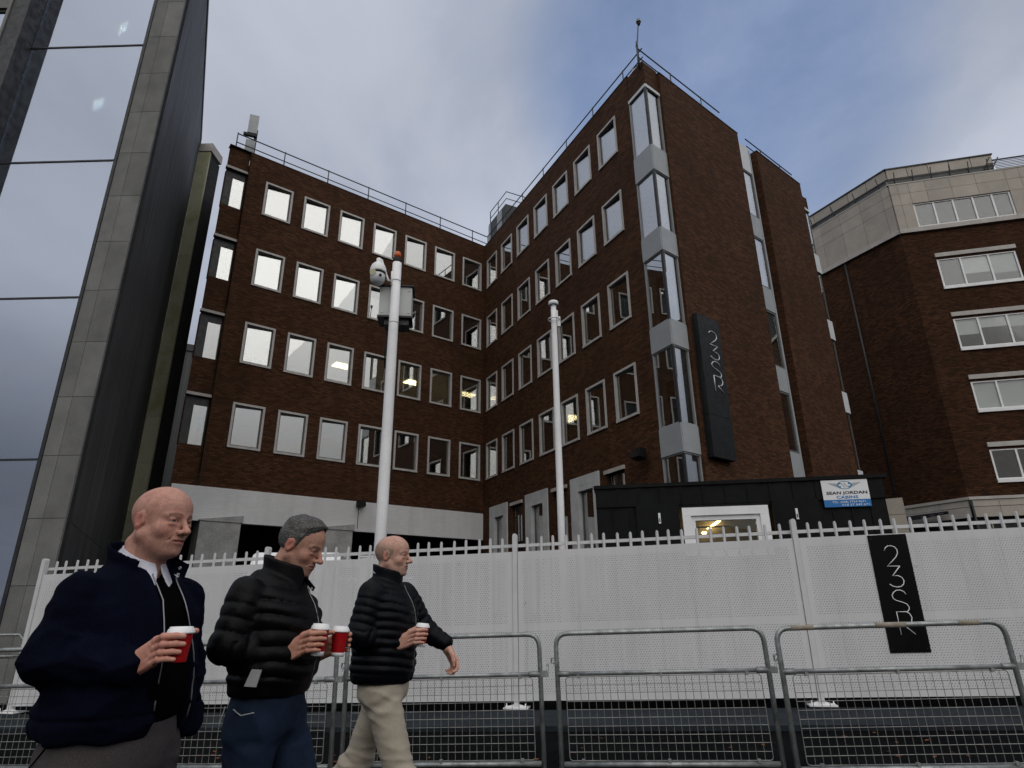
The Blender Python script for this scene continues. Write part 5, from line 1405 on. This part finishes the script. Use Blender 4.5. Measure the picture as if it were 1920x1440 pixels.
def build_person(P):
    px, py = P['at']; root = thing('person', (px, py, zg(px)), P['label'], 'person', 'men walking past the hoarding with coffee', rz=R(P['phi'] - 90))
    def child(nm, me, parent=root): o = bpy.data.objects.new(nm, me); col.objects.link(o); o.parent = parent; return o
    # ---- jacket
    armR, armL = P['armR'], P['armL']; rs = P['arm_r']
    lo = (-.42, -.46, P['torso'][0][0] - .05); hi = (.52, .44, 1.62)
    g = Grid(lo, hi, 0.0066)
    body_ = g.loft(P['torso'], 2.25)
    if P.get('puff'):
        p_, am = P['puff']
        w = np.abs(np.sin(PI * (g.Z + .06 * g.X + .012 * np.sin(g.Y * 9 + g.X * 7) + .006 * g.noise(P['seed'] + 9, 26, 5)) / p_)) ** .6 - .62
        body_ = body_ - am * w * np.clip((g.Z - P['torso'][0][0] - .05) / .02, 0, 1) * np.clip((P['torso'][-1][0] + .0 - g.Z) / .03, 0, 1)
    nz_ = g.noise(P['seed'], 22, 6); nz2 = g.noise(P['seed'] + 1, 60, 5, (1, 1, 1.6))
    d = body_
    for arm in (armR, armL):
        a = g.chain(arm, rs, .03)
        sa = sleeve_axis(g, arm)
        if P.get('puff'): a = a - P['puff'][1] * .8 * (np.abs(np.sin(PI * sa / (P['puff'][0] * .95))) ** .42 - .70) * np.clip(sa / .05, 0, 1)
        else:
            el = np.exp(-((sa - .30) / .09) ** 2)
            rg_ = np.clip(1 - 2.6 * np.abs(g.noise(P['seed'] + 12, 30, 5, (1.6, 1, 1.2))), 0, 1) ** 1.4
            a = a - .004 * np.sin(sa * 95 + 2.2 * nz_ + g.Z * 25) * (.3 + el) - .011 * rg_ * (.45 + el)
        d = smin(d, a, .020)
    d = d + P['wrinkle'] * nz_ + .0022 * nz2 + P.get('fold', .003) * g.noise(P['seed'] + 2, 75, 5, (1, 1, .45))
    # a cuff line at each wrist and a ribbed hem
    if not P.get('puff'):
        d = d - .009 * np.clip(1 - 2.8 * np.abs(g.noise(P['seed'] + 14, 20, 5, (1, 1, 1.7))), 0, 1) ** 1.4 * np.clip((1.36 - g.Z) / .12, 0, 1)
        hz = P['torso'][0][0] + .062
        d = d + .006 * np.exp(-((g.Z - hz) / .007) ** 2)
    if P.get('gap'):
        y0, w0, w1, zt, zb = P['gap']
        t = np.clip((zt - g.Z) / (zt - zb), 0, 1); yc = y0[0] + (y0[1] - y0[0]) * t
        gap = np.maximum(np.abs(g.Y - yc) - (w0 + (w1 - w0) * t), P['gap_x'] - g.X)
        d = smax(d, -gap, .010)
    # standing collar
    cc = P['collar']; zc = cc['z'] + cc['tilt'] * (g.X - cc['x'])
    k = np.sqrt(((g.X - cc['x']) / cc['rx']) ** 2 + (g.Y / cc['ry']) ** 2)
    flare = 1 + cc.get('flare', 0) * np.clip((g.Z - zc) / cc['h'], -1, 1)
    ring = np.maximum(np.abs((k / flare - 1) * min(cc['rx'], cc['ry'])) - cc['th'], np.abs(g.Z - zc) - cc['h'] / 2)
    if cc.get('open'):
        ring = smax(ring, -np.maximum(np.abs(g.Y - cc.get('oy', 0)) - cc['open'], cc['x'] + cc['rx'] * .25 - g.X), .006)
    core = g.ell((cc['x'], 0, cc['z'] + .02), (cc['rx'] * .86, cc['ry'] * .86, .085))
    d = smax(d, -core, .012)
    d = smin(d, ring, .010)
    Vj, Fj = nets(g, d)
    jk = child('jacket', npmesh('jacket', [(Vj, Fj)], P['jacket_mat']))
    Tr = np.array(Vj)
    def surf(x, y, z, out=.004):
        """point on the jacket's front nearest to a height and side"""
        q = Tr[(np.abs(Tr[:, 1] - y) < .012) & (np.abs(Tr[:, 2] - z) < .012)]
        return (float(q[:, 0].max()) + out if len(q) else x, y, z)
    for pts in P.get('zips', []):
        path = []
        for i in range(len(pts) - 1):
            for t in np.linspace(0, 1, 9)[: 9 if i == len(pts) - 2 else 8]:
                y = pts[i][0] + (pts[i + 1][0] - pts[i][0]) * t; z = pts[i][1] + (pts[i + 1][1] - pts[i][1]) * t
                path.append(surf(.15, y, z, .001))
        xs_ = np.convolve(np.pad([p[0] for p in path], 2, mode='edge'), np.ones(5) / 5, 'valid')
        path = [(float(x), p[1], p[2]) for x, p in zip(xs_, path)]
        child('zip', MB().tube(path, P.get('zip_r', .0026), 6).mesh('zip', 'zip_metal'), jk)
    # ---- sweater under an open jacket
    if P.get('sweater'):
        g2 = Grid((-.32, -.34, P['sweater'][0][0] - .03), (.36, .34, 1.56), .0085)
        V, Fq = nets(g2, g2.loft(P['sweater'], 2.2) + .003 * g2.noise(P['seed'] + 7, 30, 5))
        child('sweater', npmesh('sweater', [(V, Fq)], 'black_knit'))
    # ---- shirt collar
    sc_ = P.get('shirt')
    if sc_:
        g3 = Grid((-.16, -.13, sc_['z'] - .10), (.16, .13, sc_['z'] + .09), .0034)
        zz = sc_['z'] + sc_['tilt'] * (g3.X - sc_['x'])
        k = np.sqrt(((g3.X - sc_['x']) / sc_['rx']) ** 2 + (g3.Y / sc_['ry']) ** 2)
        fl = 1 - .20 * np.clip((g3.Z - zz) / .03, -1.6, 1)
        r_ = np.maximum(np.abs((k / fl - 1) * sc_['rx']) - .0045, np.abs(g3.Z - zz) - sc_['h'])
        r_ = np.maximum(r_, -np.maximum(np.abs(g3.Y) - (.010 + np.clip(zz + .01 - g3.Z, 0, .1) * .5), sc_['x'] + .02 - g3.X))
        V, Fq = nets(g3, r_)
        child('shirt_collar', npmesh('shirt_collar', [(V, Fq)], 'shirt_white'))
    # ---- trousers
    g4 = Grid((-.62, -.30, .03), (.50, .30, 1.16), .0085)
    t = g4.ell((P['hip'][0], 0, P['hip'][2] + .03), P['pelvis'])
    t = smin(t, g4.loft([(P['hip'][2] - .02, P['hip'][0], P['pelvis'][0] * .9, P['pelvis'][1] * .93), (P['waist'], P['hip'][0] + .01, P['pelvis'][0] * .92, P['pelvis'][1] * .88)], 2.2), .05)
    for leg, rr in ((P['legR'], P['leg_r']), (P['legL'], P['leg_r'])):
        q = g4.chain(leg, rr, .04)
        sa = sleeve_axis(g4, leg)
        kn = np.exp(-((sa - .44) / .10) ** 2) + .9 * np.exp(-((sa - .82) / .08) ** 2) + .7 * np.exp(-((sa - .02) / .08) ** 2)
        q = q - P.get('crease', .009) * np.clip(1 - 2.4 * np.abs(g4.noise(P['seed'] + 16, 30, 5, (.8, .8, 1.9))), 0, 1) ** 1.3 * (.35 + kn)
        q = q - .005 * kn * np.sin(sa * 78 + 9 * g4.X + 4 * g4.Y + 1.5 * np.sin(g4.Y * 30))
        q = q + .006 * np.exp(-((sa - .0) / .5) ** 2) * np.cos(np.arctan2(g4.Y - leg[0][1], g4.X - leg[0][0]) * 2) * 0
        t = smin(t, q, .035)
    t = t + P.get('twrinkle', .0035) * g4.noise(P['seed'] + 3, 34, 6, (1, 1, .7)) + .0016 * g4.noise(P['seed'] + 4, 75, 5)
    V, Fq = nets(g4, t)
    tr = child('trousers', npmesh('trousers', [(V, Fq)], P['trouser_mat']))
    V4 = np.array(V)
    def side(x, z):
        q = V4[(np.abs(V4[:, 0] - x) < .013) & (np.abs(V4[:, 2] - z) < .013)]
        return (x, float(q[:, 1].min()) - .0005 if len(q) else -.2, z)
    for pts in P.get('seams', []):
        path = []
        for a, b in zip(pts, pts[1:]):
            for s_ in np.linspace(0, 1, 7)[:6]: path.append(side(a[0] + (b[0] - a[0]) * s_, a[1] + (b[1] - a[1]) * s_))
        path.append(side(*pts[-1])); child('pocket_seam', MB().tube(path, .0022, 5).mesh('pocket_seam', P['seam_mat']), tr)
    for leg in (P['legR'], P['legL']):
        a = Vector(leg[-1]); pt_ = P.get('toe', {}).get(leg is P['legR'], 0.0)
        g5 = Grid((a.x - .14, a.y - .075, -.01), (a.x + .26, a.y + .075, a.z + .09), .008)
        s_ = smin(g5.cap((a.x - .055, a.y, max(.045, a.z - .045)), (a.x + .14, a.y, .040 + pt_), .040, .036), g5.cap((a.x + .0, a.y, a.z), (a.x - .02, a.y, max(.05, a.z - .04)), .046, .045), .03)
        s_ = smax(s_, .004 - g5.Z, .006)
        V, Fq = nets(g5, s_); child('shoe', npmesh('shoe', [(V, Fq)], 'shoe_dark'))
    # ---- the body: head, neck, hands and the trunk under the clothes, one mesh
    pieces, cols = [], []
    V, Fq, C = head(**P['head'])
    hm = Matrix.Translation(Vector(P['head_at'])) @ Matrix.Rotation(R(P['head_yaw']), 4, 'Z') @ Matrix.Rotation(R(P['head_pitch']), 4, 'Y') @ Matrix.Rotation(R(P.get('head_roll', 0)), 4, 'X') @ Matrix.Scale(P.get('head_s', 1.0), 4)
    V, Fq = xform(V, Fq, hm); pieces.append((V, Fq)); cols.append(C)
    for h in P['hands']:
        if h['kind'] == 'grip': V, Fq = grip_hand(h['wrist'])
        else: V, Fq = free_hand()
        V, Fq = xform(V, Fq, h['m']); pieces.append((V, Fq))
        c = np.tile(np.array(P['head']['skin']) * np.array((1.14, 1.05, 1.04)), (len(V), 1)); cols.append(c)
    g6 = Grid((-.62, -.42, .06), (.52, .40, 1.52), .02)
    b = g6.loft([(z, c, a * .66, w * .74) for z, c, a, w in P['torso'] if z < 1.47], 2)
    b = smin(b, g6.cap(P['collar_base'], tuple(hm @ Vector((-.03, 0, -.06))), .05, .05), .04)
    for arm in (armR, armL): b = smin(b, g6.chain(arm, [r * .55 for r in rs], .03), .03)
    for leg in (P['legR'], P['legL']): b = smin(b, g6.chain(leg, [r * .6 for r in P['leg_r']], .03), .03)
    V, Fq = nets(g6, b); pieces.append((V, Fq)); cols.append(np.tile(np.array(P['head']['skin']), (len(V), 1)))
    bo = child('body', npmesh('body', pieces, 'skin', cols))
    for s_ in (1, -1):
        V, Fq, C = eyeball(P.get('gaze', (1, 0, 0)))
        V = V + np.array((.0745, .0325 * s_, -.001)); V, Fq = xform(V, Fq, hm)
        child('eye', npmesh('eye', [(V, Fq)], 'eye', [C]), bo)
    if P.get('hair'):
        g7 = Grid((-.15, -.115, -.10), (.135, .115, .165), .0026)
        x, z = g7.X, g7.Z
        sk = g7.ell((-0.014, 0, 0.030), (0.100, 0.0775, 0.088)); sk = smin(sk, g7.ell((0.020, 0, 0.042), (0.072, 0.066, 0.064)), 0.03)
        th = .0045 + .013 * np.clip((z - .055) / .05, 0, 1) + .003 * np.clip((x - .02) / .06, 0, 1) * np.clip((z - .06) / .03, 0, 1)
        hl0 = np.where(x < -.03, -.050 + 0 * x, np.where(x < .012, -.050 + (x + .03) * .9, np.where(x < .035, -.012 + (x - .012) * 2.2, .046 + (x - .035) * .95)))
        th = th * np.clip((z - hl0) / .03, .12, 1)
        tuft = .0035 * g7.noise(21, 150, 6, (.55, 1.2, 1)) + .0018 * g7.noise(22, 330, 5, (.6, 1.3, .8))
        h = sk - th + tuft * np.clip((z - .0) / .05, .35, 1.2)
        hl = np.where(x < -.03, -.050 + 0 * x, np.where(x < .012, -.050 + (x + .03) * .9, np.where(x < .035, -.012 + (x - .012) * 2.2, .046 + (x - .035) * .95)))
        hl = hl + .02 * np.clip((.05 - g7.Ya) / .05, 0, 1) * (x > .03)
        h = smax(h, hl + .003 * np.sin(g7.Y * 400) - z, .006)
        h = smax(h, -g7.ell((-0.012, 0.082, -0.010), (0.021, 0.018, 0.036), True, .2), .004)
        V, Fq = nets(g7, h); V, Fq = xform(V, Fq, hm); child('hair', npmesh('hair', [(V, Fq)], 'hair_grey'), bo)
    P['jk'] = jk; P['root'] = root; P['child'] = child
    return root
# the paper cups
def cup(name, label, world, white_base=False, tilt=(0, 0), yaw=0.0, sc=(.91, .91, .97)):
    t = thing('coffee_cup', world, label, 'cup', 'red paper cups carried by the men', rz=yaw)
    t.rotation_euler = (tilt[0], tilt[1], yaw); t.scale = sc
    h = .052
    m = MB().lathe([(.0275, -h), (.0285, -h + .002), (.0385, .046), (.0395, .048)], 32); part('sleeve', m, 'cup_red', t)
    if white_base: part('base_band', MB().lathe([(.0282, -h - .006), (.0288, -h - .006), (.0302, -h + .010), (.0296, -h + .011)], 32), 'cup_white', t)
    m = MB().lathe([(.0405, .043), (.0432, .044), (.0438, .049), (.0420, .051), (.0415, .056), (.0400, .058), (.0372, .0605), (.0358, .0655), (.0340, .0670), (.0310, .0668), (.0300, .0640), (.002, .0635)], 36); part('lid', m, 'cup_white', t)
    part('sip_hole', MB().box(.024, .030, -.004, .004, .0640, .0650), 'black_plastic', t)
    rr = random.Random(5)
    st = MB()
    for i in range(46):
        a = rr.uniform(0, 2 * PI); z = rr.uniform(-.042, .040); r = .0285 + (z + h) * .0102 / .098 + .0004; q = rr.uniform(.0012, .0026)
        c = Vector((r * math.cos(a), r * math.sin(a), z)); u = Vector((-math.sin(a), math.cos(a), 0)) * q; w = Vector((0, 0, q))
        st.face([c + u, c + w * .3 + u * .3, c + w, c + w * .3 - u * .3, c - u, c - w * .3 - u * .3, c - w, c - w * .3 + u * .3])
    tag(part('star_print', st, 'cup_star', t), kind='stuff')
    return t
def local_world(P, v):
    a = R(P['phi'] - 90); px, py = P['at']
    return Vector((px + v[0] * math.cos(a) - v[1] * math.sin(a), py + v[0] * math.sin(a) + v[1] * math.cos(a), zg(px) + v[2]))
def grip_at(P, c, yaw=0.0, mirror=False, wrist=(-.142, -.006, -.055), pitch=0.0):
    m = Matrix.Translation(Vector(c)) @ Matrix.Rotation(R(yaw), 4, 'Z') @ Matrix.Rotation(R(pitch), 4, 'Y')
    if mirror: m = m @ Matrix.Scale(-1, 4, (0, 1, 0))
    return {'kind': 'grip', 'wrist': wrist, 'm': m}, tuple(m @ Vector(wrist)), tuple(m @ (Vector(wrist) + Vector((-.045, 0, -.010))))

# ---- man in the navy jacket, nearest
c1 = (.312, -.125, 1.262)
P1 = dict(at=(-1.30, 2.27), phi=75, label='bald man in a navy zip jacket over a black sweater, holding one red cup', seed=3, wrinkle=.0070)
g1, w1, s1 = grip_at(P1, c1, yaw=6); s1 = tuple(np.array(w1) * .75 + np.array(s1) * .25 - np.array((0, .008, 0)))
P1.update(hands=[g1], armR=[(-.035, -.190, 1.408), (-.038, -.245, 1.240), s1], armL=[(.01, .190, 1.408), (-.02, .262, 1.20), (.06, .25, 1.0)], arm_r=[.076, .069, .049],
    torso=[(1.0, -.01, .178, .232), (1.06, -.005, .192, .240), (1.15, .005, .182, .236), (1.28, .005, .168, .232), (1.38, .0, .145, .222), (1.445, -.012, .115, .178), (1.50, -.028, .090, .118), (1.53, -.035, .074, .088)],
    gap=((.015, .045), .052, .080, 1.52, 1.0), gap_x=.055, jacket_mat='navy_wool',
    collar=dict(x=-.012, z=1.522, rx=.102, ry=.104, h=.070, th=.0055, tilt=-.42, flare=.10, open=.085, oy=.005), collar_base=(-.03, 0, 1.40),
    zips=[[(-.043, 1.485), (-.036, 1.40), (-.048, 1.22), (-.045, 1.07)], [(.068, 1.48), (.078, 1.36), (.122, 1.15), (.128, 1.03)]],
    sweater=[(1.025, .0, .160, .185), (1.10, .01, .180, .195), (1.25, .010, .160, .190), (1.38, .005, .134, .170), (1.44, -.005, .105, .155), (1.475, -.010, .085, .095)],
    shirt=dict(x=-.006, z=1.520, rx=.084, ry=.085, h=.036, tilt=-.50),
    hip=(-.005, 0, .92), pelvis=(.165, .205, .16), waist=1.06, legR=[(-.01, -.105, .90), (.03, -.115, .50), (-.03, -.115, .09)], legL=[(.01, .105, .90), (.11, .11, .50), (.10, .11, .09)], leg_r=[.118, .086, .074],
    trouser_mat='trouser_grey', seam_mat='black_knit', seams=[[(-.02, .99), (-.09, .90), (-.10, .86)]],
    head=dict(skin=(.53, .28, .215), fat=1.0, stubble=.30, smile=1.0, brow=(.10, .055, .04), seed=4, shave=(.30, .17, .13, .25)), head_at=(.045, 0, 1.667), head_yaw=-2, head_pitch=3, head_s=1.03, gaze=(1, -.10, -.05))
build_person(P1)
for sgn, (y, z) in ((-1, (-.068, 1.535)), (1, (.085, 1.52))):    # open collar tab with two snaps
    pass
cup('cup', 'red cup held by the bald man in the navy jacket', local_world(P1, c1), False, (0, 0), 0, (.93, .93, .85))
tb = P1['child']('collar_tab', MB().hexa([(.055, .060, 1.500), (.125, .052, 1.472), (.125, .060, 1.470), (.055, .070, 1.498), (.052, .064, 1.556), (.135, .056, 1.520), (.135, .064, 1.518), (.052, .074, 1.554)]).mesh('collar_tab', 'navy_wool'), P1['jk'])
P1['child']('snap', MB().tube([(.108, .0535, 1.508), (.108, .0495, 1.508)], .006, 10).tube([(.104, .0540, 1.486), (.104, .0500, 1.486)], .006, 10).mesh('snap', 'snap_metal'), P1['jk'])

# ---- man in the black quilted jacket, two cups, looking down
c2a, c2b = (.238, -.120, 1.240), (.268, .035, 1.226)
P2 = dict(at=(-1.03, 2.90), phi=85, label='grey-haired man in a black quilted jacket and jeans, looking down at two red cups', seed=11, wrinkle=.0035)
g2a, w2a, s2a = grip_at(P2, c2a, yaw=4)
g2b, w2b, s2b = grip_at(P2, c2b, yaw=-28, mirror=True, wrist=(-.140, -.006, -.045))
P2.update(hands=[g2a, g2b], armR=[(-.065, -.190, 1.425), (-.085, -.250, 1.225), s2a], armL=[(-.04, .190, 1.425), (.0, .250, 1.19), s2b], arm_r=[.072, .064, .047], puff=(.058, .0135),
    torso=[(1.028, -.005, .148, .190), (1.065, .0, .154, .197), (1.12, .005, .166, .212), (1.25, .01, .168, .218), (1.37, .0, .152, .214), (1.44, -.018, .124, .182), (1.50, -.035, .092, .125), (1.53, -.04, .075, .09)],
    jacket_mat='puffer_black', collar=dict(x=.012, z=1.520, rx=.090, ry=.092, h=.095, th=.009, tilt=-.32, flare=.05, open=.030, oy=.01), collar_base=(-.03, 0, 1.40),
    zips=[[(.018, 1.47), (.014, 1.30), (.010, 1.08)]], zip_r=.0022,
    hip=(-.01, 0, .93), pelvis=(.135, .178, .15), waist=1.05, legR=[(-.02, -.092, .92), (-.01, -.100, .50), (-.20, -.10, .12)], legL=[(.02, .092, .92), (.165, .10, .56), (.12, .10, .10)], leg_r=[.100, .076, .064],
    trouser_mat='denim', seam_mat='logo_grey', seams=[[(-.06, .995), (-.02, .975), (.03, .985)], [(-.115, 1.0), (-.125, .93)]], toe={True: 0.0},
    head=dict(skin=(.48, .26, .19), fat=.2, stubble=.35, smile=-.3, nose=1.3, brow=(.05, .035, .03), seed=8), head_at=(.070, 0, 1.632), head_yaw=-3, head_pitch=20, head_s=1.0, gaze=(1, -.05, -.35), hair=True)
build_person(P2)
cup('cup', 'red cup with a white base band in the near hand of the grey-haired man', local_world(P2, c2a), True, (0, R(4)), 0)
cup('cup', 'red cup with a white base band in the far hand of the grey-haired man', local_world(P2, c2b), True, (0, R(3)), 0)
P2['child']('collar_strap', MB().hexa([(.085, .02, 1.486), (.145, -.012, 1.438), (.145, -.002, 1.436), (.085, .032, 1.484), (.090, .02, 1.508), (.155, -.012, 1.454), (.155, -.002, 1.452), (.090, .032, 1.506)]).mesh('collar_strap', 'puffer_black'), P2['jk'])
P2['child']('strap_snap', MB().tube([(.143, -.013, 1.448), (.143, -.016, 1.448)], .005, 8).mesh('strap_snap', 'snap_metal'), P2['jk'])
P2['child']('pocket_tag', MB().hexa([(.012, -.262, 1.085), (.058, -.258, 1.082), (.058, -.252, 1.082), (.012, -.256, 1.085), (.035, -.262, 1.145), (.072, -.256, 1.142), (.072, -.250, 1.142), (.035, -.256, 1.145)]).mesh('pocket_tag', 'tag_grey'), P2['jk'])

# ---- man in the navy quilted jacket and beige trousers, striding ahead
c3 = (.252, -.120, 1.214)
P3 = dict(at=(-.755, 3.90), phi=83, label='bald man in a dark quilted jacket and beige trousers, striding with a red cup', seed=23, wrinkle=.0035)
g3_, w3, s3 = grip_at(P3, c3, yaw=5, wrist=(-.142, -.006, -.045))
hx = Vector((.50, -.06, -.86)).normalized(); hz = Vector((.60, .70, .35)); hz = (hz - hx * hz.dot(hx)).normalized(); hy = hx.cross(hz)
wl_ = Vector((.322, .235, 1.130))
mh = Matrix((hx, hy, hz)).transposed().to_4x4(); mh.translation = wl_
P3.update(hands=[g3_, {'kind': 'free', 'm': mh}], armR=[(-.030, -.188, 1.440), (-.065, -.240, 1.222), s3], armL=[(.055, .185, 1.440), (.165, .250, 1.238), tuple(wl_ - hx * .035)], arm_r=[.076, .068, .047], puff=(.046, .0115),
    torso=[(.965, .0, .160, .205), (1.01, .0, .172, .220), (1.12, .005, .172, .226), (1.27, .010, .172, .230), (1.38, .005, .155, .225), (1.455, -.012, .122, .188), (1.51, -.028, .088, .118), (1.54, -.03, .072, .088)],
    jacket_mat='puffer_navy', gap=((.02, .03), .006, .020, 1.50, .97), gap_x=.08, collar=dict(x=.0, z=1.545, rx=.082, ry=.086, h=.085, th=.009, tilt=-.30, flare=.04, open=.022, oy=.02), collar_base=(-.03, 0, 1.41),
    zips=[[(.0, 1.49), (.0, 1.30), (-.01, 1.02)]], zip_r=.002,
    sweater=[(1.0, .0, .15, .19), (1.12, .005, .155, .205), (1.27, .010, .155, .21), (1.38, .005, .14, .20), (1.45, -.01, .10, .15), (1.50, -.02, .075, .09)],
    shirt=dict(x=-.012, z=1.560, rx=.071, ry=.074, h=.022, tilt=-.35),
    hip=(.005, 0, .92), pelvis=(.132, .172, .14), waist=1.05, legR=[(.03, -.088, .91), (.160, -.100, .53), (.255, -.10, .11)], legL=[(-.01, .088, .91), (-.150, .10, .56), (-.47, .10, .24)], leg_r=[.100, .072, .060],
    trouser_mat='chino_beige', seam_mat='chino_beige', toe={False: -.0}, twrinkle=.006,
    head=dict(skin=(.55, .33, .255), fat=.1, stubble=.22, smile=.8, brow=(.16, .10, .07), seed=15, shave=(.20, .155, .115, .62)), head_at=(.024, 0, 1.659), head_yaw=-3, head_pitch=1, head_s=.99, gaze=(1, -.05, 0))
build_person(P3)
cup('cup', 'red cup held by the man in beige trousers', local_world(P3, c3), True, (0, R(5)), 0)
P3['child']('pocket_flap', MB().hexa([(.085, -.2155, .870), (.150, -.2105, .860), (.150, -.2055, .860), (.085, -.2105, .870), (.070, -.2135, .905), (.125, -.2085, .895), (.125, -.2035, .895), (.070, -.2085, .905)]).mesh('pocket_flap', 'chino_beige')) if False else None
